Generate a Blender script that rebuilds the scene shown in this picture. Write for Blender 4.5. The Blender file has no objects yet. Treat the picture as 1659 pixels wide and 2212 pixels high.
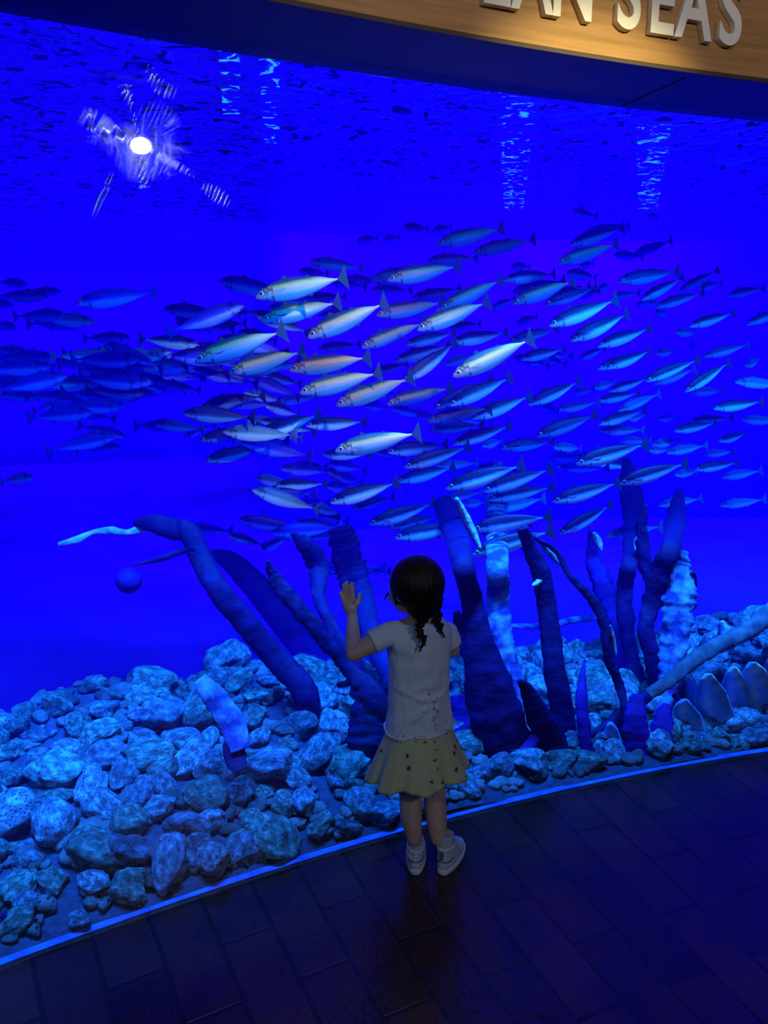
import bpy, bmesh, math, random
from mathutils import Vector, Matrix, noise
import numpy as np
R = math.radians
scene = bpy.context.scene
COL = scene.collection

# ------------------------------------------------------------------ camera
F_PX = 1660.0
CAM = Vector((0, 0, 1.6)); PITCH = R(13)
cd = bpy.data.cameras.new('camera'); cam = bpy.data.objects.new('camera', cd); COL.objects.link(cam)
cam.location = CAM; cam.rotation_euler = (R(90) - PITCH, 0, 0)
cd.sensor_fit = 'VERTICAL'; cd.sensor_height = 24.0; cd.lens = F_PX / 2212 * 24.0
cd.clip_start = 0.05; cd.clip_end = 60
scene.camera = cam
# ------------------------------------------------------------------ world, colour
w = bpy.data.worlds.new('world'); scene.world = w; w.use_nodes = True
w.node_tree.nodes['Background'].inputs[0].default_value = (0.0, 0.0, 0.01, 1)
w.node_tree.nodes['Background'].inputs[1].default_value = 0.3
vs = scene.view_settings
vs.view_transform = 'Standard'; vs.look = 'None'; vs.gamma = 1; vs.exposure = 0.0; vs.use_curve_mapping = False
cy = scene.cycles
cy.max_bounces = 4; cy.diffuse_bounces = 2; cy.glossy_bounces = 3; cy.transmission_bounces = 4
cy.transparent_max_bounces = 14; cy.volume_bounces = 0; cy.caustics_reflective = False; cy.caustics_refractive = False
cy.sample_clamp_indirect = 3.0; cy.use_denoising = True; cy.use_adaptive_sampling = True; cy.adaptive_threshold = 0.04; cy.adaptive_min_samples = 12

# ------------------------------------------------------------------ plan of the curved window
def ray(px, py):
    a = (px - 829.5) / F_PX; b = -(py - 1106) / F_PX
    return Vector((a, math.cos(PITCH) + b * math.sin(PITCH), b * math.cos(PITCH) - math.sin(PITCH)))
def at_z(px, py, z):
    r = ray(px, py); return CAM + r * ((z - CAM.z) / r.z)
def at_depth(px, py, d):          # d = distance along the optical axis
    return CAM + ray(px, py) * d
def at_y(px, py, y):
    r = ray(px, py); return CAM + r * (y / r.y)
_pts = [(-1.005, 1.695), (-.585, 1.905), (-.4, 1.983), (.067, 2.204), (.407, 2.365), (.87, 2.541), (1.503, 2.718), (-.783, 1.76), (.331, 2.32), (1.204, 2.63)]
_A = np.array([[x, y, 1] for x, y in _pts]); _b = np.array([-(x * x + y * y) for x, y in _pts])
_s = np.linalg.lstsq(_A, _b, rcond=None)[0]
CX, CY = -_s[0] / 2, -_s[1] / 2; RG = math.sqrt(CX * CX + CY * CY - _s[2])
SGN = 1
S0 = math.atan2(2.2 - CY, 0 - CX)
def arc(s, off=0.0, z=0.0):
    """s metres along the glass (0 beside the girl, + towards the far end), off metres into the tank"""
    a = S0 - s / RG
    return Vector((CX + (RG + off) * math.cos(a), CY + (RG + off) * math.sin(a), z))
def arc_n(s):
    a = S0 - s / RG
    return Vector((math.cos(a), math.sin(a), 0))
def to_arc(x, y):
    a = math.atan2(y - CY, x - CX)
    return (S0 - a) * RG, math.hypot(x - CX, y - CY) - RG
GLASS_TOP = 2.27; WATER_Z = 2.56

# ------------------------------------------------------------------ lamps
def area(name, loc, aim, sx, sy, col, power):
    l = bpy.data.lights.new(name, 'AREA'); l.shape = 'RECTANGLE'; l.size = sx; l.size_y = sy; l.color = col; l.energy = power
    o = bpy.data.objects.new(name, l); COL.objects.link(o); o.location = loc
    d = Vector(aim) - Vector(loc); o.rotation_euler = d.to_track_quat('-Z', 'Y').to_euler()
    return o
def spot(name, loc, aim, col, power, ang, blend=0.5, rad=0.03):
    l = bpy.data.lights.new(name, 'SPOT'); l.color = col; l.energy = power; l.spot_size = R(ang); l.spot_blend = blend; l.shadow_soft_size = rad
    o = bpy.data.objects.new(name, l); COL.objects.link(o); o.location = loc
    d = Vector(aim) - Vector(loc); o.rotation_euler = d.to_track_quat('-Z', 'Y').to_euler()
    return o
BLUE = (0.055, 0.0, 1.0); CYAN = (0.015, 0.22, 1.0)
# blue lamp strips over the front of the tank, behind the header; an added inward fill; and a wash along the back wall
for s in (-3.0, -1.2, 0.6, 2.4, 4.2):
    p = arc(s, 0.30, WATER_Z - .05); a = arc(s, 0.80, 0.0)
    area('tank_lamp_front', p, a, 1.7, .10, CYAN, 95).data.spread = R(52)
    p = arc(s, 0.10, WATER_Z - .06); a = arc(s, 1.9, 1.1)
    area('tank_lamp_inward', p, a, 1.7, .08, (0.0, .34, 1.0), 24 if s < 1.5 else 58).data.spread = R(64)  # unseen inward row added to light the fish flanks
for s in (.4, 2.8, 5.4):
    area('tank_lamp_back', arc(s, 4.6, 2.50), arc(s, 5.6, 1.2), 2.4, .3, BLUE, 300)
for x, y in ((-8.0, 7.5), (-6.6, 11.0), (-3.6, 11.6)):
    area('tank_lamp_back', (x, y, 2.50), (x * 1.08, y + 1.2, -0.6), 2.6, .3, (.2, 0, 1), 150)
# warm ceiling spot of the visitor hall (its reflection shows in the pane) shining into the school
LAMP_POS = Vector((1.968, -1.074, 2.855))
# ------------------------------------------------------------------ helpers
def link(name, me, mat=None, parent=None):
    o = bpy.data.objects.new(name, me); COL.objects.link(o)
    if mat is not None:
        for m in (mat if isinstance(mat, (list, tuple)) else [mat]): me.materials.append(m)
    if parent is not None: o.parent = parent
    return o
def mesh_of(bm, name, smooth=True):
    me = bpy.data.meshes.new(name); bm.normal_update(); bm.to_mesh(me); bm.free()
    if smooth:
        for p in me.polygons: p.use_smooth = True
    return me
def obj(name, bm, mat, parent=None, smooth=True):
    return link(name, mesh_of(bm, name, smooth), mat, parent)
def empty(name, loc=(0, 0, 0)):
    o = bpy.data.objects.new(name, None); COL.objects.link(o); o.location = loc; o.empty_display_size = .1; return o
def tag(o, label, cat, group=None, kind=None):
    o['label'] = label; o['category'] = cat
    if group: o['group'] = group
    if kind: o['kind'] = kind
    return o
def struct(o, label=None):
    o['kind'] = 'structure'
    if label: o['label'] = label
    return o
def loft(bm, rings, cap=True, closed=True):
    vs_ = [[bm.verts.new(p) for p in r] for r in rings]
    n = len(rings[0])
    for a, b in zip(vs_, vs_[1:]):
        for i in range(n if closed else n - 1):
            j = (i + 1) % n
            bm.faces.new((a[i], a[j], b[j], b[i]))
    if cap and closed:
        bm.faces.new(list(reversed(vs_[0]))); bm.faces.new(vs_[-1])
    return vs_
def ring(c, u, v, ru, rv, n=16, ph=0.0):
    return [c + u * (ru * math.cos(2 * math.pi * i / n + ph)) + v * (rv * math.sin(2 * math.pi * i / n + ph)) for i in range(n)]
def box(bm, x0, x1, y0, y1, z0, z1):
    v = [bm.verts.new((x, y, z)) for z in (z0, z1) for x, y in ((x0, y0), (x1, y0), (x1, y1), (x0, y1))]
    for f in ((3, 2, 1, 0), (4, 5, 6, 7), (0, 1, 5, 4), (1, 2, 6, 5), (2, 3, 7, 6), (3, 0, 4, 7)): bm.faces.new([v[i] for i in f])
def prism(bm, pts, z0, z1):
    a = [bm.verts.new((p[0], p[1], z0)) for p in pts]; b = [bm.verts.new((p[0], p[1], z1)) for p in pts]
    n = len(pts)
    for i in range(n):
        j = (i + 1) % n; bm.faces.new((a[i], a[j], b[j], b[i]))
    bm.faces.new(list(reversed(a))); bm.faces.new(b)
def arc_band(name, s0, s1, o0, o1, z0, z1, mat, n=60, parent=None, smooth=False):
    """closed curved bar following the window"""
    bm = bmesh.new(); rings = []
    for i in range(n + 1):
        s = s0 + (s1 - s0) * i / n
        rings.append([arc(s, o0, z0), arc(s, o1, z0), arc(s, o1, z1), arc(s, o0, z1)])
    loft(bm, rings); bmesh.ops.recalc_face_normals(bm, faces=bm.faces)
    return obj(name, bm, mat, parent, smooth)

# ---- materials
def new_mat(name):
    m = bpy.data.materials.new(name); m.use_nodes = True
    nt = m.node_tree; nt.nodes.clear()
    out = nt.nodes.new('ShaderNodeOutputMaterial')
    return m, nt, out
def N(nt, t, **kw):
    n = nt.nodes.new(t)
    for k, v in kw.items():
        if k.startswith('i_'): n.inputs[int(k[2:])].default_value = v
        elif k in n.inputs.keys() if hasattr(n.inputs, 'keys') else False: n.inputs[k].default_value = v
        else: setattr(n, k, v)
    return n
def L(nt, a, b): nt.links.new(a, b)
def ramp(nt, fac, stops, interp='LINEAR'):
    r = nt.nodes.new('ShaderNodeValToRGB'); cr = r.color_ramp; cr.interpolation = interp
    while len(cr.elements) < len(stops): cr.elements.new(0.5)
    for e, (p, c) in zip(cr.elements, stops): e.position = p; e.color = (*c, 1)
    if fac is not None: L(nt, fac, r.inputs[0])
    return r
def pbr(name, col, rough=.6, metal=0., spec=.5, bump=0., bscale=40., mottle=0., mscale=8., emit=None, estr=0, sheen=0., aniso=0):
    m, nt, out = new_mat(name)
    b = nt.nodes.new('ShaderNodeBsdfPrincipled'); L(nt, b.outputs[0], out.inputs[0])
    b.inputs['Base Color'].default_value = (*col, 1); b.inputs['Roughness'].default_value = rough
    b.inputs['Metallic'].default_value = metal; b.inputs['Specular IOR Level'].default_value = spec
    tc = nt.nodes.new('ShaderNodeTexCoord')
    if mottle:
        nz = N(nt, 'ShaderNodeTexNoise'); nz.inputs['Scale'].default_value = mscale; nz.inputs['Detail'].default_value = 6
        L(nt, tc.outputs['Object'], nz.inputs['Vector'])
        r = ramp(nt, nz.outputs[0], [(.3, tuple(c * (1 - mottle) for c in col)), (.7, tuple(min(1, c * (1 + mottle)) for c in col))])
        L(nt, r.outputs[0], b.inputs['Base Color'])
    if bump:
        nz = N(nt, 'ShaderNodeTexNoise'); nz.inputs['Scale'].default_value = bscale; nz.inputs['Detail'].default_value = 5
        L(nt, tc.outputs['Object'], nz.inputs['Vector'])
        bp = nt.nodes.new('ShaderNodeBump'); bp.inputs['Strength'].default_value = bump; bp.inputs['Distance'].default_value = .01
        L(nt, nz.outputs[0], bp.inputs['Height']); L(nt, bp.outputs[0], b.inputs['Normal'])
    if emit:
        b.inputs['Emission Color'].default_value = (*emit, 1); b.inputs['Emission Strength'].default_value = estr
    return m

# water
WATER_S = (0.006, 0.0, 0.055); WATER_A = (0.18, 0.16, 0.012)
def make_water():
    m, nt, out = new_mat('tank_water')
    sc = N(nt, 'ShaderNodeVolumeScatter'); ab = N(nt, 'ShaderNodeVolumeAbsorption'); ad = N(nt, 'ShaderNodeAddShader')
    k = max(WATER_S); sc.inputs['Color'].default_value = (*[c / k for c in WATER_S], 1); sc.inputs['Density'].default_value = k
    k = 1.0; ab.inputs['Color'].default_value = (*[1 - c / k for c in WATER_A], 1); ab.inputs['Density'].default_value = k
    L(nt, sc.outputs[0], ad.inputs[0]); L(nt, ab.outputs[0], ad.inputs[1]); L(nt, ad.outputs[0], out.inputs['Volume'])
    return m
M_water = make_water()
# pane: clear acrylic with a faint mirror coat
def make_pane():
    m, nt, out = new_mat('clear_acrylic')
    tr = N(nt, 'ShaderNodeBsdfTransparent'); tr.inputs[0].default_value = (1, 1, 1, 1)
    gl = N(nt, 'ShaderNodeBsdfGlossy'); gl.inputs['Roughness'].default_value = .012; gl.inputs['Color'].default_value = (1, 1, 1, 1)
    lw = N(nt, 'ShaderNodeLayerWeight'); lw.inputs[0].default_value = .5
    pw = N(nt, 'ShaderNodeMath', operation='POWER'); L(nt, lw.outputs['Facing'], pw.inputs[0]); pw.inputs[1].default_value = 5
    fr = N(nt, 'ShaderNodeMath', operation='MULTIPLY_ADD'); L(nt, pw.outputs[0], fr.inputs[0]); fr.inputs[1].default_value = .95; fr.inputs[2].default_value = .03
    mx = N(nt, 'ShaderNodeMixShader'); L(nt, fr.outputs[0], mx.inputs[0]); L(nt, tr.outputs[0], mx.inputs[1]); L(nt, gl.outputs[0], mx.inputs[2])
    L(nt, mx.outputs[0], out.inputs[0]); return m
M_pane = make_pane()
def make_scratch(name, strength, rough):
    """fine wiped scratches that catch the lamp: broken up, rough mirror over clear acrylic"""
    m, nt, out = new_mat(name)
    tr = N(nt, 'ShaderNodeBsdfTransparent'); gl = N(nt, 'ShaderNodeBsdfGlossy'); gl.inputs['Roughness'].default_value = rough; gl.inputs['Color'].default_value = (.55, .66, 1, 1)
    tc = N(nt, 'ShaderNodeUVMap')
    sep = N(nt, 'ShaderNodeSeparateXYZ'); L(nt, tc.outputs[0], sep.inputs[0])
    tc2 = N(nt, 'ShaderNodeTexCoord'); mp = N(nt, 'ShaderNodeMapping'); mp.inputs['Scale'].default_value = (230, 230, 80); mp.inputs['Rotation'].default_value = (.5, .6, .5); L(nt, tc2.outputs['Object'], mp.inputs[0])
    nz = N(nt, 'ShaderNodeTexNoise'); nz.inputs['Scale'].default_value = 1.5; nz.inputs['Detail'].default_value = 7; nz.inputs['Roughness'].default_value = .7
    L(nt, mp.outputs[0], nz.inputs[0])
    r = ramp(nt, nz.outputs[0], [(.22, (0, 0, 0)), (.75, (1, 1, 1))])
    # fades to the sides and ends (v = across, u = along)
    def bell(sock, p):
        a = N(nt, 'ShaderNodeMath', operation='SUBTRACT'); L(nt, sock, a.inputs[0]); a.inputs[1].default_value = .5
        b = N(nt, 'ShaderNodeMath', operation='ABSOLUTE'); L(nt, a.outputs[0], b.inputs[0])
        c = N(nt, 'ShaderNodeMapRange'); L(nt, b.outputs[0], c.inputs[0]); c.inputs[1].default_value = .5; c.inputs[2].default_value = p; c.inputs[3].default_value = 0; c.inputs[4].default_value = 1
        return c.outputs[0]
    m1 = N(nt, 'ShaderNodeMath', operation='MULTIPLY'); L(nt, bell(sep.outputs[1], .1), m1.inputs[0]); L(nt, bell(sep.outputs[0], .3), m1.inputs[1])
    m2 = N(nt, 'ShaderNodeMath', operation='MULTIPLY'); L(nt, m1.outputs[0], m2.inputs[0]); L(nt, r.outputs[0], m2.inputs[1])
    m3 = N(nt, 'ShaderNodeMath', operation='MULTIPLY'); L(nt, m2.outputs[0], m3.inputs[0]); m3.inputs[1].default_value = strength
    mx = N(nt, 'ShaderNodeMixShader'); L(nt, m3.outputs[0], mx.inputs[0]); L(nt, tr.outputs[0], mx.inputs[1]); L(nt, gl.outputs[0], mx.inputs[2])
    L(nt, mx.outputs[0], out.inputs[0]); return m
M_scratch = make_scratch('wiped_scratches', .72, .24); M_halo = make_scratch('faint_wipe_marks', .15, .28)  # second material imitates the halo of the lamp's reflection
def make_surface():
    """underside of the rippled water surface: mirrors the tank, open only where wavelets are steep"""
    m, nt, out = new_mat('water_surface')
    gl = N(nt, 'ShaderNodeBsdfGlossy'); gl.inputs['Roughness'].default_value = .06; gl.inputs['Color'].default_value = (.7, .75, .8, 1)
    tr = N(nt, 'ShaderNodeBsdfTransparent')
    tc = N(nt, 'ShaderNodeTexCoord')
    mp = N(nt, 'ShaderNodeMapping'); mp.inputs['Scale'].default_value = (1.0, 1.0, 1); L(nt, tc.outputs['Object'], mp.inputs[0])
    n1 = N(nt, 'ShaderNodeTexNoise'); n1.inputs['Scale'].default_value = 2.6; n1.inputs['Detail'].default_value = 4; n1.inputs['Distortion'].default_value = .6
    L(nt, mp.outputs[0], n1.inputs[0])
    n2 = N(nt, 'ShaderNodeTexNoise'); n2.inputs['Scale'].default_value = 13; n2.inputs['Detail'].default_value = 3; L(nt, mp.outputs[0], n2.inputs[0])
    ad = N(nt, 'ShaderNodeMath', operation='MULTIPLY_ADD'); L(nt, n2.outputs[0], ad.inputs[0]); ad.inputs[1].default_value = .22; L(nt, n1.outputs[0], ad.inputs[2])
    bp = N(nt, 'ShaderNodeBump'); bp.inputs['Strength'].default_value = .9; bp.inputs['Distance'].default_value = .11; L(nt, ad.outputs[0], bp.inputs['Height'])
    L(nt, bp.outputs[0], gl.inputs['Normal'])
    n3 = N(nt, 'ShaderNodeTexNoise'); n3.inputs['Scale'].default_value = 13; n3.inputs['Detail'].default_value = 5; n3.inputs['Distortion'].default_value = 1.2; L(nt, mp.outputs[0], n3.inputs[0])
    r = ramp(nt, n3.outputs[0], [(.57, (0, 0, 0)), (.62, (1, 1, 1))])  # noise gaps put in so the strips read as glints
    mx = N(nt, 'ShaderNodeMixShader'); L(nt, r.outputs[0], mx.inputs[0]); L(nt, gl.outputs[0], mx.inputs[1]); L(nt, tr.outputs[0], mx.inputs[2])
    L(nt, mx.outputs[0], out.inputs[0]); return m
M_surface = make_surface()
M_tankwall = pbr('blue_tank_paint', (.15, .01, .95), rough=.9, spec=.1, mottle=.22, mscale=1.1)
M_header = pbr('navy_header', (.008, .008, .028), rough=.55, mottle=.3, mscale=3)
M_dark = pbr('dark_wall', (.03, .03, .05), rough=.8)
M_edge_refl = pbr('pale_window_ledge', (.03, .12, .5), rough=.35, mottle=.5, mscale=14, bump=.4)
def make_wood():
    m, nt, out = new_mat('sign_board_wood')
    b = nt.nodes.new('ShaderNodeBsdfPrincipled'); L(nt, b.outputs[0], out.inputs[0]); b.inputs['Roughness'].default_value = .55
    tc = N(nt, 'ShaderNodeUVMap'); mp = N(nt, 'ShaderNodeMapping'); mp.inputs['Scale'].default_value = (1.2, 26, 1); L(nt, tc.outputs[0], mp.inputs[0])
    nz = N(nt, 'ShaderNodeTexNoise'); nz.inputs['Scale'].default_value = 3; nz.inputs['Detail'].default_value = 8; L(nt, mp.outputs[0], nz.inputs[0])
    r = ramp(nt, nz.outputs[0], [(.25, (.30, .155, .05)), (.75, (.50, .27, .10))]); L(nt, r.outputs[0], b.inputs[0])
    return m
M_wood = make_wood()
M_letter = pbr('white_letter', (.82, .8, .74), rough=.4)
M_edge = pbr('dark_board_edge', (.05, .03, .02), rough=.6)
def make_floor():
    m, nt, out = new_mat('brown_floor_tiles')
    b = nt.nodes.new('ShaderNodeBsdfPrincipled'); L(nt, b.outputs[0], out.inputs[0]); b.inputs['Specular IOR Level'].default_value = .62
    tc = N(nt, 'ShaderNodeUVMap')
    br = N(nt, 'ShaderNodeTexBrick'); L(nt, tc.outputs[0], br.inputs[0])
    br.offset = .5; br.inputs['Scale'].default_value = 1; br.inputs['Mortar Size'].default_value = .006
    br.inputs['Mortar Smooth'].default_value = .3; br.inputs['Brick Width'].default_value = .40; br.inputs['Row Height'].default_value = .15
    br.inputs['Color1'].default_value = (.04, .016, .008, 1); br.inputs['Color2'].default_value = (.075, .029, .014, 1); br.inputs['Mortar'].default_value = (.012, .01, .012, 1); br.inputs['Bias'].default_value = 0
    nz = N(nt, 'ShaderNodeTexNoise'); nz.inputs['Scale'].default_value = 5; nz.inputs['Detail'].default_value = 7; L(nt, tc.outputs[0], nz.inputs[0])
    r = ramp(nt, nz.outputs[0], [(.3, (.35, .35, .4)), (.75, (1.25, 1.2, 1.15))])
    mx = N(nt, 'ShaderNodeMix', data_type='RGBA', blend_type='MULTIPLY'); mx.inputs[0].default_value = 1
    L(nt, br.outputs[0], mx.inputs[6]); L(nt, r.outputs[0], mx.inputs[7]); L(nt, mx.outputs[2], b.inputs[0])
    rr = N(nt, 'ShaderNodeMapRange'); L(nt, nz.outputs[0], rr.inputs[0]); rr.inputs[3].default_value = .24; rr.inputs[4].default_value = .42; L(nt, rr.outputs[0], b.inputs['Roughness'])
    bp = N(nt, 'ShaderNodeBump'); bp.inputs['Strength'].default_value = .6; bp.inputs['Distance'].default_value = .004; bp.invert = True
    L(nt, br.outputs['Fac'], bp.inputs['Height']); L(nt, bp.outputs[0], b.inputs['Normal'])
    return m
M_floor = make_floor()

# ------------------------------------------------------------------ hall: floor, walls, ceiling
SA, SB = -3.6, 5.4                        # the window runs from SA to SB along its arc
def polar_sheet(name, s0, s1, o0, o1, z, mat, ns=80, no=10):
    bm = bmesh.new(); uv = bm.loops.layers.uv.new('UVMap'); g = []
    for i in range(ns + 1):
        s = s0 + (s1 - s0) * i / ns
        g.append([(bm.verts.new(arc(s, o0 + (o1 - o0) * j / no, z)), (o0 + (o1 - o0) * j / no, s)) for j in range(no + 1)])
    for i in range(ns):
        for j in range(no):
            q = (g[i][j], g[i][j + 1], g[i + 1][j + 1], g[i + 1][j]); f = bm.faces.new([a[0] for a in q])
            for l, a in zip(f.loops, q): l[uv].uv = a[1]
    bmesh.ops.recalc_face_normals(bm, faces=bm.faces)
    me = mesh_of(bm, name, False)
    return link(name, me, mat)
fl = struct(polar_sheet('floor', -6.5, 8.0, -6.2, .06, 0, M_floor), 'dark brown floor tiles laid in rows along the tank')
if fl.data.polygons[0].normal.z < 0: fl.data.flip_normals()
cl = struct(polar_sheet('ceiling', -6.5, 8.0, -6.2, -.28, 3.2, M_dark, 40, 4))
struct(arc_band('wall_back', -6.5, 8.0, -6.3, -6.2, 0, 3.2, M_dark))
for nm, s in (('wall_left', -6.5), ('wall_right', 8.0)):
    bm = bmesh.new(); a = arc(s, -6.3); b = arc(s, .1); t = (arc(s + (.1 if s > 0 else -.1)) - arc(s)).normalized() * .1
    prism(bm, [a, b, b + t, a + t], 0, 3.2); bmesh.ops.recalc_face_normals(bm, faces=bm.faces); struct(obj(nm, bm, M_dark, smooth=False))
struct(arc_band('wall_front_a', -6.5, SA, -.30, .06, 0, 3.2, M_header))
struct(arc_band('wall_front_b', SB, 8.0, -.30, .06, 0, 3.2, M_header))
bpy.data.objects['wall_front_a'].name = 'wall_front'; bpy.data.objects['wall_front_b'].name = 'wall_front.001'
# header: a box that projects 0.3 m over the window; panels with a fine joint
S_SEAM = to_arc(*at_z(1345, 228, GLASS_TOP).xy)[0]
for k, (a, b) in enumerate(((SA, S_SEAM - .004), (S_SEAM + .004, SB))):
    struct(arc_band('trim_1' if k == 0 else 'trim_2', a, b, -.285, .06, GLASS_TOP, GLASS_TOP + .03, M_header), 'navy soffit panel over the tank window' )
struct(arc_band('wall_header', SA, SB, -.25, .10, GLASS_TOP + .035, 3.2, M_header))
# the pane and a pale strip painted for the acrylic edge reflection at its foot
pane = struct(arc_band('window_1', SA, SB, 0.0, .006, 0.0, GLASS_TOP + .02, M_pane, 200, smooth=False), 'big curved clear acrylic tank window')
for p in pane.data.polygons: p.use_smooth = True
pane.data.set_sharp_from_angle(angle=R(30))
struct(arc_band('trim_3', SA, SB, .012, .036, -.02, .008, M_edge_refl, 90), 'pale blue ledge along the foot of the tank window')

# ------------------------------------------------------------------ tank shell and water
TK0, TK1, TKO = -6.2, 8.0, 5.6            # tank extent along the arc and its depth behind the pane
bm = bmesh.new()
prof = [arc(TK0 - .6, .15), Vector((-9.6, 4.5, 0)), Vector((-9.4, 10.5, 0)), Vector((-7, 12.6, 0)), Vector((-4, 13.2, 0)), Vector((-2.1, 12.9, 0)), Vector((-1.75, 11.5, 0)), Vector((-1.45, 8.8, 0))]
prof += [q for q in [arc(TK0 + (TK1 - TK0) * i / 80, TKO) for i in range(81)] if q.x > -1.1] + [arc(TK1, .15)]
loft(bm, [[Vector((p.x, p.y, z)) for p in prof] for z in (-1.2, 0, 1.2, 2.4, 4.35)], cap=False, closed=False)
struct(obj('wall_tank', bm, M_tankwall), 'blue painted wall at the back of the tank')
struct(arc_band('water', TK0 - .1, TK1 + .1, .012, 11.5, -1.3, WATER_Z - .03, M_water, 40), 'deep blue tank water')
bm = bmesh.new()
NX, NY = 170, 110; g = []
for i in range(NX + 1):
    row = []
    for j in range(NY + 1):
        s = TK0 + (TK1 - TK0) * i / NX; o_ = 0.02 + 11.4 * (j / NY) ** 1.4
        p = arc(s, o_, WATER_Z)
        p.z += .012 * (noise.noise(p * 1.7) + .5 * noise.noise(p * 4.1))
        row.append(bm.verts.new(p))
    g.append(row)
for i in range(NX):
    for j in range(NY): bm.faces.new((g[i][j], g[i + 1][j], g[i + 1][j + 1], g[i][j + 1]))
struct(obj('water_surface', bm, M_surface), 'rippling underside of the water surface')
# roof over the tank room
bm = bmesh.new(); box(bm, -13, 14, -1, 16, 4.3, 4.4); struct(obj('ceiling_tank', bm, M_dark, smooth=False))
# glowing strips added above the water, laid along the view for glints
M_strip = pbr('lit_blue_strip', (.1, .3, 1), emit=(.02, .28, 1.0), estr=1.7); M_case = pbr('lamp_case', (.05, .05, .06), rough=.5)
for k, (px, ya, yb) in enumerate(((520, 2.6, 4.4), (600, 3.0, 5.0), (1100, 3.4, 7.5), (1200, 2.9, 3.3), (1380, 4.6, 7.5), (760, 3, 3.6))):
    a = at_y(px, 723, ya); b = at_y(px, 723, yb); d = (b - a); d.z = 0; Ln = d.length; d.normalize(); n_ = Vector((-d.y, d.x, 0)) * (.055 if k < 2 else .11)
    zz = WATER_Z + .16; t = empty('tank_light_strip', ((a.x + b.x) / 2, (a.y + b.y) / 2, zz))
    tag(t, ['blue lit strip lamp over the water near the star-shaped glint', 'blue lit strip lamp beside the first, further from the glint', 'long blue lit strip lamp shimmering over the middle of the school', 'short blue lit strip lamp close to the header, past the long one', 'long blue lit strip lamp shimmering farthest down the tank', 'short blue lit strip lamp between the glint and the long one'][k], 'lamp', 'blue strip lamps over the tank')
    for nm, h0, h1, w_, mt in (('diffuser', 0, .01, .8, M_strip), ('housing', .01, .06, 1., M_case)):
        bm = bmesh.new(); q = [a - n_ * w_, b - n_ * w_, b + n_ * w_, a + n_ * w_]
        prism(bm, [(v.x - t.location.x, v.y - t.location.y) for v in q], h0, h1); bmesh.ops.recalc_face_normals(bm, faces=bm.faces)
        obj(nm, bm, mt, t, smooth=False)
# ------------------------------------------------------------------ sign over the window
SIGN_O = -.30
sg = empty('wall_sign', arc(.6, SIGN_O, GLASS_TOP)); org = Vector(sg.location)
bm = bmesh.new(); uvl = bm.loops.layers.uv.new('UVMap'); n = 90; rg = []
for i in range(n + 1):
    s = SA + (SB - SA) * i / n
    rg.append([arc(s, SIGN_O, GLASS_TOP - .012) - org, arc(s, SIGN_O, GLASS_TOP + .62) - org, arc(s, SIGN_O + .035, GLASS_TOP + .62) - org, arc(s, SIGN_O + .035, GLASS_TOP - .012) - org])
vv = loft(bm, rg)
for f in bm.faces:
    for l in f.loops:
        q = l.vert.co + org; l[uvl].uv = (to_arc(q.x, q.y)[0], q.z)
bmesh.ops.recalc_face_normals(bm, faces=bm.faces); obj('board', bm, M_wood, sg, smooth=False)
bm = bmesh.new(); rg = []
for i in range(n + 1):
    s = SA + (SB - SA) * i / n
    rg.append([arc(s, SIGN_O - .004, z) - org for z in (GLASS_TOP - .014, GLASS_TOP - .004)] + [arc(s, SIGN_O + .03, z) - org for z in (GLASS_TOP - .004, GLASS_TOP - .014)])
loft(bm, rg); bmesh.ops.recalc_face_normals(bm, faces=bm.faces); obj('edge_strip', bm, M_edge, sg, smooth=False)
tag(sg, 'brown wooden sign band with raised white capital letters above the tank', 'sign')
r = ray(1420, 76); t_ = 1.0
while to_arc(*(CAM + r * t_).xy)[1] < SIGN_O - .001: t_ += .002
SIGN_Z = (CAM + r * t_).z
for ch, px, py, wpx in (('E', 1064, -18, 61), ('A', 1143, 3, 66), ('N', 1229, 33, 66), ('S', 1349, 58, 66), ('E', 1420, 73, 62), ('A', 1490, 88, 76), ('S', 1568, 96, 68)):
    # where the pixel column meets the board
    r = ray(px, py - 40); t_ = 1.0
    while to_arc(*(CAM + r * t_).xy)[1] < SIGN_O - .001: t_ += .002
    s = to_arc(*(CAM + r * t_).xy)[0]; Z0 = SIGN_Z
    fc = bpy.data.curves.new('letter', 'FONT'); fc.body = ch; fc.size = .215; fc.extrude = .008; fc.offset = .0028; fc.align_x = 'CENTER'; fc.bevel_depth = .0012
    tmp = bpy.data.objects.new('tmp', fc); COL.objects.link(tmp)
    me = bpy.data.meshes.new_from_object(tmp.evaluated_get(bpy.context.evaluated_depsgraph_get())); bpy.data.objects.remove(tmp)
    me.materials.clear(); o = link('letter', me, M_letter, sg)
    nn = -arc_n(s)
    o.matrix_local = Matrix.Translation(arc(s, SIGN_O - .010, Z0) - org) @ nn.to_track_quat('Z', 'Y').to_matrix().to_4x4() @ Matrix.Diagonal((.75, 1, 1, 1))
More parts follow.
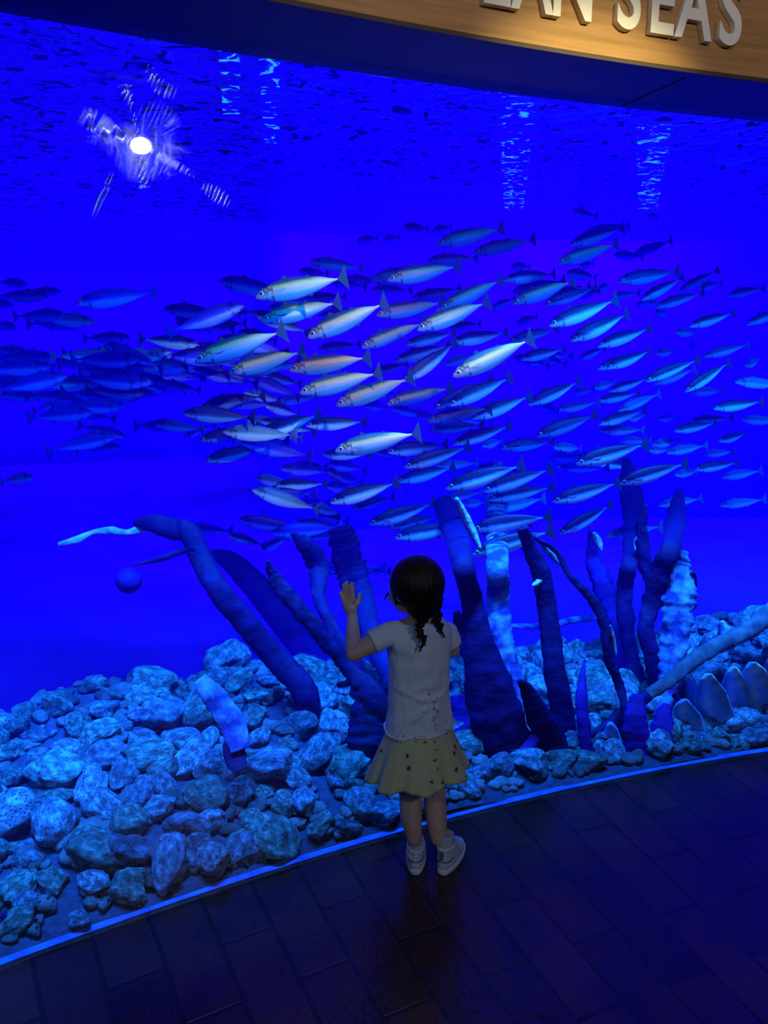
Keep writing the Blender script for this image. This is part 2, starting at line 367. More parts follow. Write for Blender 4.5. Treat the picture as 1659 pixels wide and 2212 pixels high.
# ------------------------------------------------------------------ warm ceiling spot of the hall
sp = empty('ceiling_spotlight', LAMP_POS); tag(sp, 'ceiling spotlight of the visitor hall, seen as a glint in the pane', 'lamp')
aim = at_depth(880, 690, 2.9); dq = (aim - LAMP_POS).to_track_quat('-Z', 'Y').to_matrix().to_4x4()
bm = bmesh.new(); rr_ = [(.03, .16), (.055, .15), (.06, .05), (.062, -.005), (.052, -.005), (.05, .02)]
loft(bm, [ring(Vector((0, 0, z)), Vector((1, 0, 0)), Vector((0, 1, 0)), r_, r_, 24) for r_, z in rr_], cap=False); bmesh.ops.recalc_face_normals(bm, faces=bm.faces)
c = obj('can', bm, M_case, sp); c.matrix_local = dq
M_bulb = pbr('lit_lamp_lens', (1, 1, 1), emit=(1, .93, .8), estr=600)
bm = bmesh.new(); bmesh.ops.create_circle(bm, cap_ends=True, radius=.05, segments=24); c = obj('lens', bm, M_bulb, sp); c.matrix_local = dq @ Matrix.Translation((0, 0, .015))
bm = bmesh.new(); loft(bm, [ring(Vector((0, 0, z)), Vector((1, 0, 0)), Vector((0, 1, 0)), .009, .009, 10) for z in (.10, 3.2 - LAMP_POS.z)]); obj('stem', bm, M_case, sp)
fwd = (aim - LAMP_POS).normalized()
spot('hall_spot', LAMP_POS + fwd * .02, aim, (1, .86, .36), 1350, 16, .8, .04)
area('hall_fill', (-2.6, -.6, 2.7), (.1, 2.1, .7), .5, .5, (.55, .64, .42), 9.5)  # unseen fill added to light the girl
area('hall_fill_blue', (1.0, -2.4, 3.0), (.4, 2.1, .5), .8, .8, (.08, .28, 1), 34.0)  # unseen blue fill added for the tank's glow on girl and floor
spot('sign_spot', (.45, -1.0, 3.0), arc(.55, SIGN_O, 2.62), (1, .74, .42), 75, 50, .7, .08)
# ------------------------------------------------------------------ seabed
def col_at(px, py, off):
    r = ray(px, py); t_ = .8
    while to_arc(*(CAM + r * t_).xy)[1] < off: t_ += .01
    return CAM + r * t_
CREST = [(-500, 1620, .9), (0, 1580, .95), (100, 1510, 1.0), (200, 1470, 1.0), (330, 1475, 1.0), (430, 1485, .95), (520, 1440, .9), (640, 1445, .9), (760, 1455, .85), (900, 1450, .8),
         (1000, 1450, .8), (1100, 1450, .85), (1200, 1415, .9), (1300, 1410, .95), (1400, 1400, .95), (1500, 1360, .95), (1659, 1325, .95), (1900, 1300, .95)]
_c = []
for px, py, o_ in CREST:
    p = col_at(px, py, o_); _c.append((to_arc(p.x, p.y)[0], p.z - .04, o_))
_cs = [c[0] for c in _c]; _cz = [c[1] for c in _c]; _co = [c[2] for c in _c]
def bed(s, o_):
    zc = float(np.interp(s, _cs, _cz)); oc = float(np.interp(s, _cs, _co))
    if o_ <= oc:
        t = max(0, o_) / oc; z = zc * (t ** .9)
    else:
        t = min(1, (o_ - oc) / 1.3); z = zc * (1 - t) + (-.45) * t; t2 = t * t * (3 - 2 * t); z = zc * (1 - t2) - .45 * t2
    q = arc(s, o_) * 2.2
    return z + .035 * noise.noise(q)
def bedp(s, o_, dz=0): return arc(s, o_, bed(s, o_) + dz)
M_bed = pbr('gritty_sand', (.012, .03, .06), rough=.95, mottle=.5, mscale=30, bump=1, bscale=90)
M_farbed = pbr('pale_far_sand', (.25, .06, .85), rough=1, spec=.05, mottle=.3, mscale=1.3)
def bed_sheet(name, o0, o1, no, mat, ns=170):
    bm = bmesh.new(); g = [[bm.verts.new(bedp(TK0 + (TK1 - TK0) * i / ns, o0 + (o1 - o0) * j / no)) for j in range(no + 1)] for i in range(ns + 1)]
    for i in range(ns):
        for j in range(no): bm.faces.new((g[i][j], g[i][j + 1], g[i + 1][j + 1], g[i + 1][j]))
    return obj(name, bm, mat)
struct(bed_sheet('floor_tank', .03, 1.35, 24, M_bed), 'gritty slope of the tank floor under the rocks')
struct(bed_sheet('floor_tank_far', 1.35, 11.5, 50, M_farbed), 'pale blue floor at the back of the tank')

# ------------------------------------------------------------------ rocks
def rock_mat(name, base, pit, pits=.5, warm=None, scl=9):
    m, nt, out = new_mat(name)
    b = nt.nodes.new('ShaderNodeBsdfPrincipled'); L(nt, b.outputs[0], out.inputs[0]); b.inputs['Roughness'].default_value = .8; b.inputs['Specular IOR Level'].default_value = .25
    tc = N(nt, 'ShaderNodeTexCoord'); oi = N(nt, 'ShaderNodeObjectInfo')
    ad = N(nt, 'ShaderNodeVectorMath', operation='ADD'); L(nt, tc.outputs['Object'], ad.inputs[0]); L(nt, oi.outputs['Random'], ad.inputs[1])
    nz = N(nt, 'ShaderNodeTexNoise'); nz.inputs['Scale'].default_value = 2.2; nz.inputs['Detail'].default_value = 8; nz.inputs['Roughness'].default_value = .65; L(nt, ad.outputs[0], nz.inputs[0])
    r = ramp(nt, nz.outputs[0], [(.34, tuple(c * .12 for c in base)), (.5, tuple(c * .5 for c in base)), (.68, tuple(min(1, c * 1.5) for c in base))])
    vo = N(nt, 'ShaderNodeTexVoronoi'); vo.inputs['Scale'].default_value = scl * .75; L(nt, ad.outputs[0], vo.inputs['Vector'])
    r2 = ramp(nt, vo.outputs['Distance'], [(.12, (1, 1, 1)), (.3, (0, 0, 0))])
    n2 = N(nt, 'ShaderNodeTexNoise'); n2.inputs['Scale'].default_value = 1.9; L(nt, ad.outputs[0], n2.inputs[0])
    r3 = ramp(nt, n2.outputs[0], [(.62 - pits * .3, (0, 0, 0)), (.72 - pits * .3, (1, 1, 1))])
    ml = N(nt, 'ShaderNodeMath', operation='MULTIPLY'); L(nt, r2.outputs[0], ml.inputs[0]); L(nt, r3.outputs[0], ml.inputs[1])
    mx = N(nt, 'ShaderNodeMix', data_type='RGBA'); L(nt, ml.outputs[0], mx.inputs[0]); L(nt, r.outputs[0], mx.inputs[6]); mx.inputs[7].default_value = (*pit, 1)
    hv = N(nt, 'ShaderNodeMapRange'); L(nt, oi.outputs['Random'], hv.inputs[0]); hv.inputs[3].default_value = .55; hv.inputs[4].default_value = 1.25
    mv = N(nt, 'ShaderNodeMix', data_type='RGBA', blend_type='MULTIPLY'); mv.inputs[0].default_value = 1; L(nt, mx.outputs[2], mv.inputs[6]); L(nt, hv.outputs[0], mv.inputs[7])
    L(nt, mv.outputs[2], b.inputs[0])
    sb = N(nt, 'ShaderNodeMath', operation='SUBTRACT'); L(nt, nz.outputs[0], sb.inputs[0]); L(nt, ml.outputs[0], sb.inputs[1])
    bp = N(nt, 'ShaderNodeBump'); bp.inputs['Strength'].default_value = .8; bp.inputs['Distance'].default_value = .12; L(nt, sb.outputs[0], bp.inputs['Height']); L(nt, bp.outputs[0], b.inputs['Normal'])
    return m
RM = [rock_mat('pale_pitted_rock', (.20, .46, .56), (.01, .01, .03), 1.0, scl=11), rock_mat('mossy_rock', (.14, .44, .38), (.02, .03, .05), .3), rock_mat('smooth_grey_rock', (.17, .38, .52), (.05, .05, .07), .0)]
RADJ = ['pale pitted', 'greenish mossy', 'plain grey']
rng = random.Random(7)
def rock_mesh(kind, seed):
    r0 = random.Random(seed); bm = bmesh.new(); bmesh.ops.create_icosphere(bm, subdivisions=4, radius=1)
    off = Vector((r0.uniform(-9, 9), r0.uniform(-9, 9), r0.uniform(-9, 9)))
    cuts = [(Vector((r0.gauss(0, 1), r0.gauss(0, 1), r0.gauss(0, 1))).normalized(), r0.uniform(.55, .85)) for _ in range([3, 9, 5][kind])]
    for v in bm.verts:
        p = v.co.copy(); n_ = p.normalized()
        for c, d in cuts:
            e = p.dot(c) - d
            if e > 0: p -= c * e * .88
        k = 1 + .22 * noise.noise(n_ * 1.1 + off) + [.05, .07, .10][kind] * noise.noise(n_ * 3.1 + off) + [.012, .03, .06][kind] * noise.noise(n_ * 8 + off)
        v.co = p * k
    return bm
ROCKS = []
for kd in range(3):
    for q in range(3):
        me = mesh_of(rock_mesh(kd, kd * 10 + q), 'rock_shape'); ROCKS.append((kd, me))
RKIND = ['rounded', 'angular', 'craggy']
# shared shapes in three finishes
RMESH = {}
for i, (kd, me) in enumerate(ROCKS):
    for j in range(3):
        m2 = me.copy(); m2.materials.append(RM[j]); RMESH[i, j] = m2
placed = []
def try_rock(s, o_, rad, force=False):
    for (a, b, c) in placed:
        if (a - s) ** 2 + (b - o_) ** 2 < ((c + rad) * .64) ** 2 and not force: return False
    placed.append((s, o_, rad)); return True
def px_of(p):
    q = p - CAM; cp, sp_ = math.cos(PITCH), math.sin(PITCH)
    d = q.y * cp - q.z * sp_; u = q.y * sp_ + q.z * cp
    return 829.5 + F_PX * q.x / d, 1106 - F_PX * u / d, d
# big rocks the photo shows: px, py, half-width px, kind
BIG = [(235, 1632, 42, 0, 2), (600, 1832, 55, 0, 1), (470, 1895, 45, 0, 0), (215, 1845, 56, 0, 1), (285, 1835, 52, 1, 2), (375, 1880, 50, 1, 2), (120, 1780, 52, 0, 0), (305, 1515, 32, 0, 1), (290, 1940, 45, 2, 1), (200, 1910, 36, 2, 0),
       (395, 1610, 42, 0, 0), (455, 1645, 30, 0, 2), (280, 1770, 44, 0, 1), (510, 1720, 34, 0, 2), (460, 1775, 32, 0, 2), (560, 1505, 30, 1, 1), (650, 1570, 44, 1, 0), (690, 1790, 36, 1, 1), (200, 1705, 42, 0, 0),
       (60, 1850, 36, 2, 0), (430, 1840, 40, 1, 0), (690, 1485, 34, 1, 1), (770, 1700, 32, 1, 1), (610, 1740, 30, 0, 1), (60, 1960, 34, 2, 0), (175, 1990, 28, 1, 2), (540, 1770, 26, 0, 1), (350, 1700, 34, 0, 0), (150, 1620, 34, 2, 0), (90, 1640, 30, 0, 0),
       (1030, 1480, 44, 2, 0), (1290, 1470, 44, 2, 1), (1330, 1560, 40, 1, 1), (1180, 1440, 40, 2, 0), (1540, 1480, 50, 1, 2), (1600, 1560, 48, 1, 0), (1480, 1420, 44, 2, 0), (1620, 1420, 40, 1, 2), (1560, 1390, 40, 2, 0), (1440, 1580, 40, 2, 1), (1270, 1640, 34, 1, 1), (1080, 1660, 34, 0, 2)]
def bed_hit(px, py):
    r = ray(px, py); t_ = 1.5
    while t_ < 6:
        p = CAM + r * t_; s, o_ = to_arc(p.x, p.y)
        if o_ > .03 and p.z < bed(s, o_): return s, o_, t_
        t_ += .01
    return None
todo = []
for px, py, hw, kd, j in BIG:
    h = bed_hit(px, py + hw * .3)
    if h: placed.append((h[0], h[1], hw * h[2] / F_PX)); todo.append((h[0], h[1], hw * h[2] / F_PX, kd, j))
tries = 0
while len(todo) < 296 and tries < 60000:
    tries += 1
    s = rng.uniform(-2.1, 2.6); o_ = rng.uniform(.07, 1.08)
    p = bedp(s, o_); X, Y, d = px_of(p)
    if X < -60 or X > 1720: continue
    if 800 < X < 1010 and Y > 1480 and Y < 1700 and rng.random() < .5: continue
    if 1040 < X < 1480 and o_ < .5 and rng.random() < .65: continue
    rad = rng.choice((rng.uniform(.034, .06), rng.uniform(.055, .095))) * (1.15 if X < 500 else 1)
    if try_rock(s, o_, rad): todo.append((s, o_, rad, rng.choice((0, 1, 1, 2, 2)), rng.choice((0, 0, 1, 1, 2))))
# rows: along the pane, then up the slope
ROWN = ['against the pane', 'second row up', 'third row up', 'fourth row up', 'fifth row up', 'sixth row up', 'highest row']
ORD = ['nearest', 'second', 'third', 'fourth', 'fifth', 'sixth', 'seventh', 'eighth', 'ninth', 'tenth'] + ['%dth' % i for i in range(11, 200)]
def ordinal(i):
    if i < 10: return ORD[i]
    k = i + 1; suf = 'th' if k % 100 in (11, 12, 13) else {1: 'st', 2: 'nd', 3: 'rd'}.get(k % 10, 'th'); return '%d%s' % (k, suf)
rowbins = {}
for t in todo:
    rowbins.setdefault((min(6, int(t[1] / .16)), t[0] < .12), []).append(t)
for (rw, lft), ts in sorted(rowbins.items()):
    ts.sort(key=lambda t: abs(t[0] - .12))
    for k, (s, o_, rad, kd, j) in enumerate(ts):
        i = kd * 3 + rng.randrange(3)
        me = RMESH[i, j]; o = bpy.data.objects.new('rock', me); COL.objects.link(o)
        sx, sy, sz = rad * rng.uniform(1.0, 1.35), rad * rng.uniform(.8, 1.05), rad * rng.uniform(.62, .85)
        o_ = max(o_, max(sx, sy) + .02)
        o.location = bedp(s, o_, sz * .45)
        o.rotation_euler = (rng.uniform(-.5, .5), rng.uniform(-.5, .5), rng.uniform(0, 6.28)); o.scale = (sx, sy, sz)
        side = 'on the pebble-bank side' if lft else 'on the kelp side'
        tag(o, '%s %s rock, %s from the girl %s, %s' % (RADJ[j], RKIND[kd], ordinal(k) , side, ROWN[rw]), 'rock', 'rocks heaped behind the tank window')
# rubble that fills the gaps, too many to count
bm = bmesh.new(); base = bmesh.new(); bmesh.ops.create_icosphere(base, subdivisions=2, radius=1); bv = [v.co.copy() for v in base.verts]; bf = [[v.index for v in f.verts] for f in base.faces]; base.free()
for k in range(2600):
    s = rng.uniform(-2.6, 3.2); rad = rng.uniform(.012, .035); o_ = max(rad * 1.6 + .045, rng.uniform(.04, 1.2)); c = bedp(s, o_, rad * .3); of = Vector((k * .37, k * .11, k * .23))
    rot = Matrix.Rotation(rng.uniform(0, 6), 3, 'Z') @ Matrix.Rotation(rng.uniform(-.6, .6), 3, 'X'); sc = Vector((rng.uniform(1, 1.5), rng.uniform(.7, 1), rng.uniform(.5, .8))) * rad
    vs_ = [bm.verts.new(c + rot @ Vector([a * b for a, b in zip(v * (1 + .35 * noise.noise(v * 1.3 + of)), sc)])) for v in bv]
    for f in bf: bm.faces.new([vs_[i] for i in f])
o = obj('rubble', bm, rock_mat('small_rubble', (.14, .24, .25), (.02, .03, .05), .2, scl=60)); tag(o, 'small broken stones filling the gaps between the tank rocks', 'rubble', kind='stuff')

# ------------------------------------------------------------------ kelp and wood
def kelp_mat(name, col, col2, sc=14):
    m, nt, out = new_mat(name); b = nt.nodes.new('ShaderNodeBsdfPrincipled'); L(nt, b.outputs[0], out.inputs[0]); b.inputs['Roughness'].default_value = .7; b.inputs['Specular IOR Level'].default_value = .15
    tc = N(nt, 'ShaderNodeTexCoord'); nz = N(nt, 'ShaderNodeTexNoise'); nz.inputs['Scale'].default_value = sc; nz.inputs['Detail'].default_value = 6; L(nt, tc.outputs['Object'], nz.inputs[0])
    r = ramp(nt, nz.outputs[0], [(.42, col), (.68, col2)]); L(nt, r.outputs[0], b.inputs[0])
    bp = N(nt, 'ShaderNodeBump'); bp.inputs['Strength'].default_value = .7; bp.inputs['Distance'].default_value = .02; L(nt, nz.outputs[0], bp.inputs['Height']); L(nt, bp.outputs[0], b.inputs['Normal'])
    return m
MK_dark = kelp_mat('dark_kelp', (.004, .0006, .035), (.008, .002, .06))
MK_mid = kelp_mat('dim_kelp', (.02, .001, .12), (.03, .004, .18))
MK_lit = kelp_mat('encrusted_kelp', (.03, .10, .22), (.35, .65, .7), 30)  # pale tone paints light falling on the kelp
MK_patch = kelp_mat('patchy_kelp', (.02, .03, .16), (.12, .3, .5), 16)
MK_leaf = kelp_mat('pale_leaf', (.08, .24, .36), (.4, .62, .6), 22)
def catmull(P, n):
    out = []; P = [P[0] + (P[0] - P[1])] + P + [P[-1] + (P[-1] - P[-2])]
    for i in range(1, len(P) - 2):
        for k in range(n):
            t = k / n; a, b, c, d = P[i - 1], P[i], P[i + 1], P[i + 2]
            out.append(.5 * ((2 * b) + (-a + c) * t + (2 * a - 5 * b + 4 * c - d) * t * t + (-a + 3 * b - 3 * c + d) * t ** 3))
    out.append(P[-2]); return out
def kp(a, b, d): return col_at(a, b, max(.11, (d - 2.5) * .95 + .12))
def frond_bm(path, thick=.4, ragged=.25, seed=0, sub=16, org=Vector((0, 0, 0)), root=False):
    """path: (px, py, full width px, depth)"""
    P = []
    for a, b, w_, d in path:
        q = kp(a, b, d); P.append(Vector((*q, w_ * px_of(q)[2] / F_PX / 2)))
    if root:
        q = P[-1]; s, o_ = to_arc(q.x, q.y); P.append(Vector((q.x, q.y, min(q.z, bed(s, o_)) - .04, q.w)))
    P = catmull(P, sub); bm = bmesh.new(); rg = []
    for i, p in enumerate(P):
        c = p.xyz; q = (P[min(i + 1, len(P) - 1)] - P[max(i - 1, 0)]).xyz.normalized()
        view = (c - CAM).normalized(); u = q.cross(view).normalized(); v = u.cross(q).normalized()
        wv = max(.004, p.w)
        r_ = []
        for k in range(14):
            a = 2 * math.pi * k / 14; e = Vector((i * .17 + seed * 7.3, math.cos(a) * 1.2, math.sin(a) * 1.2))
            f = 1 + ragged * (noise.noise(e) + .8 * noise.noise(e * 3.1) + .25 * noise.noise(e * 7))
            r_.append(c - org + u * (wv * math.cos(a) * f) + v * (wv * thick * math.sin(a) * f))
        rg.append(r_)
    loft(bm, rg); bmesh.ops.recalc_face_normals(bm, faces=bm.faces); return bm
def blade_bm(a, b, wpx, org, seed=0, bend=.1):
    """leaf blade between two (px, py, depth) points"""
    A = kp(*a); B = kp(*b); q = (B - A); v_ = ((A + B) / 2 - CAM).normalized(); u = q.cross(v_).normalized(); n_ = u.cross(q).normalized(); bm = bmesh.new(); rg = []
    for i in range(13):
        t = i / 12; w_ = wpx * px_of(A)[2] / F_PX / 2 * (math.sin(math.pi * min(1, t * .92 + .06)) ** .7 + .04); c = A + q * t + n_ * (bend * q.length * math.sin(math.pi * t)) - org
        wig = .25 * w_ * noise.noise(Vector((t * 5, seed, 0)))
        rg.append([c - u * w_ + u * wig, c + n_ * .005, c + u * w_ + u * wig, c - n_ * .005])
    loft(bm, rg); bmesh.ops.recalc_face_normals(bm, faces=bm.faces); return bm
def kelp(label, path, mat, thick=.4, ragged=.25, parts=(), name='kelp', cat='kelp', root_part='stipe', group='kelp stalks in the tank'):
    P0 = kp(path[-1][0], path[-1][1], path[-1][3]); t = empty(name, P0); tag(t, label, cat, group)
    obj(root_part, frond_bm(path, thick, ragged, len(label), org=P0, root=name in ('kelp', 'stump') and root_part != 'leaf'), mat, t)
    for nm, pth, mt in parts:
        if nm == 'blade': obj('blade', blade_bm(pth[0], pth[1], pth[2], P0, len(pth)), mt, t)
        elif nm == 'float':
            bm = bmesh.new(); bmesh.ops.create_uvsphere(bm, u_segments=24, v_segments=14, radius=pth[2] * px_of(kp(pth[0], pth[1], pth[3]))[2] / F_PX, matrix=Matrix.Translation(kp(pth[0], pth[1], pth[3]) - P0)); obj('float', bm, mt, t)
        else: obj(nm, frond_bm(pth, thick, ragged, len(pth) + pth[0][0], org=P0), mt, t)
    return t
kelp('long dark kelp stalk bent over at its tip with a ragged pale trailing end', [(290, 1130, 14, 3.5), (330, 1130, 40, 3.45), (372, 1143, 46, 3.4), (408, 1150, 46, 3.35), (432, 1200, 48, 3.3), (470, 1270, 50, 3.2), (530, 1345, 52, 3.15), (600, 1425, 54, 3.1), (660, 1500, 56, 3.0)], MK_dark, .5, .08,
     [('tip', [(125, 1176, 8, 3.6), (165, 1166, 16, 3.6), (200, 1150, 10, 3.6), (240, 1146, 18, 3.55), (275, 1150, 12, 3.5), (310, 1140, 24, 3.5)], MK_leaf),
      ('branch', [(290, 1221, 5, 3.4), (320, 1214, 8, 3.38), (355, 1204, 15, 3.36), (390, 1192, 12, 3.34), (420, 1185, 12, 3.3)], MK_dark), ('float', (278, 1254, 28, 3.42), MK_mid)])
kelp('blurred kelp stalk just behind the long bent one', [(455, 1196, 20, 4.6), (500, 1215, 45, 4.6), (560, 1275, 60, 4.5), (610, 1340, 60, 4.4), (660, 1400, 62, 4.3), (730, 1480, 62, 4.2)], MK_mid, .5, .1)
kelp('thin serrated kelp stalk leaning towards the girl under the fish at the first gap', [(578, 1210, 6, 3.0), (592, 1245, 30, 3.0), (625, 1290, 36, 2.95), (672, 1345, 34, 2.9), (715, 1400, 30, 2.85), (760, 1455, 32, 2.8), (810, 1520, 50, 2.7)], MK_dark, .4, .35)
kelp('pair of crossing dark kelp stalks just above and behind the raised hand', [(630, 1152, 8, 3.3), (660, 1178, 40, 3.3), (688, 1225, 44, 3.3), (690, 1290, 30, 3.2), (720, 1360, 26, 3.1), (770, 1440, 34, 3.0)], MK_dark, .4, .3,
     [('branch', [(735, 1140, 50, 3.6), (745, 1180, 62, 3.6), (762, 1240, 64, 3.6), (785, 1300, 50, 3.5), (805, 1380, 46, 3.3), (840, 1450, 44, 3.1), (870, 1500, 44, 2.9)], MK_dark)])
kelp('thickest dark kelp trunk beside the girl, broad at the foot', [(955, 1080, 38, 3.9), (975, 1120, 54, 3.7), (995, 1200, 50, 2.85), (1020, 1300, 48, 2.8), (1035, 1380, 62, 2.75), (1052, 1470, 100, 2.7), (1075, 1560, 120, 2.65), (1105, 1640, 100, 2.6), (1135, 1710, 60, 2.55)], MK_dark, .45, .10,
     [('blade', ((985, 1075, 3.0), (1040, 1190, 3.0), 20), MK_leaf), ('branch', [(985, 1320, 14, 2.8), (1000, 1370, 40, 2.8), (1025, 1420, 50, 2.75)], MK_dark)])
kelp('upright kelp trunk covered in pale blue crust beside the thickest trunk', [(1076, 1000, 20, 4.6), (1073, 1060, 44, 4.4), (1072, 1120, 46, 4.0), (1074, 1200, 50, 3.05), (1076, 1290, 50, 3.0), (1080, 1370, 56, 2.95), (1090, 1440, 60, 2.9), (1110, 1520, 60, 2.85)], MK_patch, .5, .12)  # lit trunk: the light is put into its paler colour
kelp('banded dark kelp stalk midway between the girl and the kelp thicket', [(1128, 1140, 26, 2.9), (1148, 1190, 34, 2.9), (1168, 1235, 42, 2.88), (1180, 1300, 42, 2.85), (1190, 1380, 44, 2.8), (1200, 1460, 48, 2.75), (1218, 1560, 52, 2.7), (1222, 1640, 50, 2.66), (1215, 1700, 46, 2.62)], MK_dark, .5, .12,
     [('blade', ((1150, 1265, 2.85), (1185, 1245, 2.85), 14), MK_leaf)])
kelp('short stout dark kelp stub at the foot of the banded stalk', [(1120, 1470, 10, 2.6), (1138, 1490, 30, 2.6), (1165, 1550, 56, 2.58), (1195, 1610, 66, 2.56), (1200, 1670, 50, 2.52), (1195, 1705, 40, 2.5)], MK_dark, .5, .15)
kelp('thin crooked kelp stem with pale leaves running down into the thicket', [(1150, 1160, 8, 2.9), (1200, 1190, 12, 2.9), (1232, 1245, 14, 2.85), (1275, 1290, 20, 2.8), (1305, 1345, 24, 2.75), (1315, 1420, 22, 2.7), (1338, 1480, 20, 2.66), (1350, 1545, 16, 2.6)], MK_dark, .5, .3,
     [('blade', ((1165, 1168, 2.92), (1215, 1225, 2.92), 16), MK_leaf), ('blade', ((1318, 1350, 2.7), (1332, 1420, 2.7), 10), MK_leaf)])
kelp('tall dark kelp trunk of the thicket, topmost tip', [(1352, 990, 14, 4.7), (1360, 1050, 44, 4.5), (1370, 1120, 50, 4.1), (1362, 1200, 36, 3.25), (1350, 1270, 34, 3.2), (1352, 1350, 36, 3.15), (1366, 1420, 30, 3.1), (1380, 1500, 44, 3.0), (1385, 1600, 60, 2.9), (1380, 1680, 50, 2.75)], MK_dark, .45, .25,
     [('branch', [(1395, 1090, 8, 3.2), (1385, 1150, 26, 3.2), (1398, 1230, 34, 3.15), (1420, 1265, 30, 3.1)], MK_dark), ('blade', ((1375, 1160, 3.2), (1372, 1190, 3.2), 12), MK_leaf)])
kelp('dark kelp trunk leaning away from the thicket towards the coral slope', [(1468, 1060, 16, 4.0), (1462, 1110, 40, 3.7), (1452, 1170, 40, 3.05), (1425, 1240, 44, 3.0), (1408, 1300, 40, 3.0), (1395, 1360, 34, 2.95), (1415, 1440, 40, 2.9), (1425, 1520, 56, 2.85), (1420, 1600, 80, 2.7), (1410, 1680, 84, 2.6)], MK_dark, .45, .25,
     [('blade', ((1440, 1225, 3.0), (1462, 1180, 3.0), 22), MK_leaf)])
kelp('broad ragged kelp clump crusted with pale growth at the far side of the thicket', [(1478, 1190, 12, 3.0), (1470, 1225, 46, 3.0), (1466, 1290, 66, 2.95), (1462, 1350, 60, 2.9), (1455, 1420, 56, 2.85), (1440, 1500, 50, 2.8), (1430, 1580, 50, 2.7)], MK_patch, .4, .38,
     [('blade', ((1497, 1235, 2.95), (1490, 1300, 2.95), 22), MK_dark)])
kelp('small kelp shoot bending between the fish and the thicket', [(1278, 1140, 10, 3.6), (1280, 1200, 26, 3.6), (1295, 1250, 44, 3.5), (1320, 1300, 46, 3.4), (1330, 1350, 30, 3.3), (1340, 1430, 26, 3.2)], MK_mid, .4, .35,
     [('blade', ((1282, 1150, 3.55), (1300, 1190, 3.55), 18), MK_leaf)])
kelp('broad dim kelp stalk low against the pane right below the thicket', [(1378, 1500, 24, 2.6), (1372, 1550, 50, 2.56), (1378, 1610, 62, 2.52), (1370, 1680, 66, 2.5)], MK_mid, .35, .16)
kelp('dim kelp stalk against the pane between the thicket and the thin dark twig', [(1440, 1520, 16, 2.6), (1432, 1560, 44, 2.56), (1430, 1610, 50, 2.52), (1425, 1668, 54, 2.5)], MK_mid, .35, .16)
kelp('narrow dim kelp stalk against the pane just before the thicket', [(1262, 1430, 6, 2.7), (1256, 1500, 24, 2.62), (1262, 1580, 28, 2.56), (1270, 1640, 24, 2.52), (1268, 1700, 24, 2.5)], MK_mid, .4, .2)
kelp('slanting dim kelp strand between the thick trunk and the banded stalk', [(1180, 1520, 10, 2.6), (1160, 1580, 26, 2.58), (1120, 1650, 30, 2.54), (1085, 1715, 34, 2.5)], MK_mid, .4, .2)
kelp('tilted sunken log resting on the rocks beyond the kelp, pale at its raised end', [(1720, 1290, 44, 2.95), (1660, 1330, 42, 2.9), (1600, 1370, 36, 2.85), (1540, 1400, 34, 2.8), (1480, 1440, 32, 2.75), (1440, 1475, 28, 2.7), (1400, 1500, 26, 2.7)], kelp_mat('grey_log', (.03, .05, .06), (.10, .15, .14), 10), .6, .2, name='log', cat='log', root_part='trunk', group='sunken wood',
     parts=[('branch', [(1400, 1500, 26, 2.68), (1350, 1540, 34, 2.66), (1300, 1575, 16, 2.64), (1240, 1605, 12, 2.62), (1190, 1635, 12, 2.6), (1140, 1680, 10, 2.56)], MK_dark)])
kelp('thin dark twig standing on the rocks below the sunken log', [(1455, 1500, 10, 2.7), (1490, 1540, 18, 2.68), (1520, 1580, 22, 2.66), (1555, 1620, 26, 2.62), (1562, 1640, 18, 2.6)], MK_dark, .6, .3, name='twig', cat='twig', root_part='stem', group='sunken wood')
kelp('pale thin twig lying level in the open water behind the kelp', [(1098, 1352, 8, 3.9), (1150, 1353, 12, 3.9), (1200, 1348, 10, 3.9), (1235, 1340, 15, 3.9), (1290, 1334, 8, 3.9)], MK_patch, .6, .4, name='twig', cat='twig', root_part='stem', group='sunken wood')
kelp('wide flat kelp blade lying across the rocks with a dark folded stalk', [(432, 1465, 30, 2.85), (450, 1490, 44, 2.82), (480, 1530, 52, 2.78), (505, 1570, 56, 2.74), (520, 1620, 44, 2.68)], MK_patch, .16, .1, name='kelp', root_part='leaf', parts=[('stalk', [(500, 1600, 40, 2.72), (510, 1640, 46, 2.68), (520, 1665, 30, 2.64)], MK_dark)])
kelp('dark kelp holdfast among the rocks beside the girl\'s skirt', [(800, 1470, 30, 2.75), (795, 1530, 70, 2.72), (790, 1600, 80, 2.68), (785, 1650, 50, 2.66)], MK_dark, .5, .25)
kelp('dark sunken stump behind the girl\'s legs and skirt', [(1000, 1500, 60, 2.85), (1010, 1560, 80, 2.8), (1020, 1620, 90, 2.7), (1030, 1680, 60, 2.6)], MK_mid, .5, .25, name='stump', cat='stump', root_part='trunk', group='sunken wood')
kelp('small dark fan-shaped weed at the corner of the pebble bank', [(40, 1980, 70, 2.06), (30, 2005, 70, 2.05), (26, 2035, 56, 2.04)], MK_dark, .3, .2, name='weed', cat='weed', root_part='leaf')
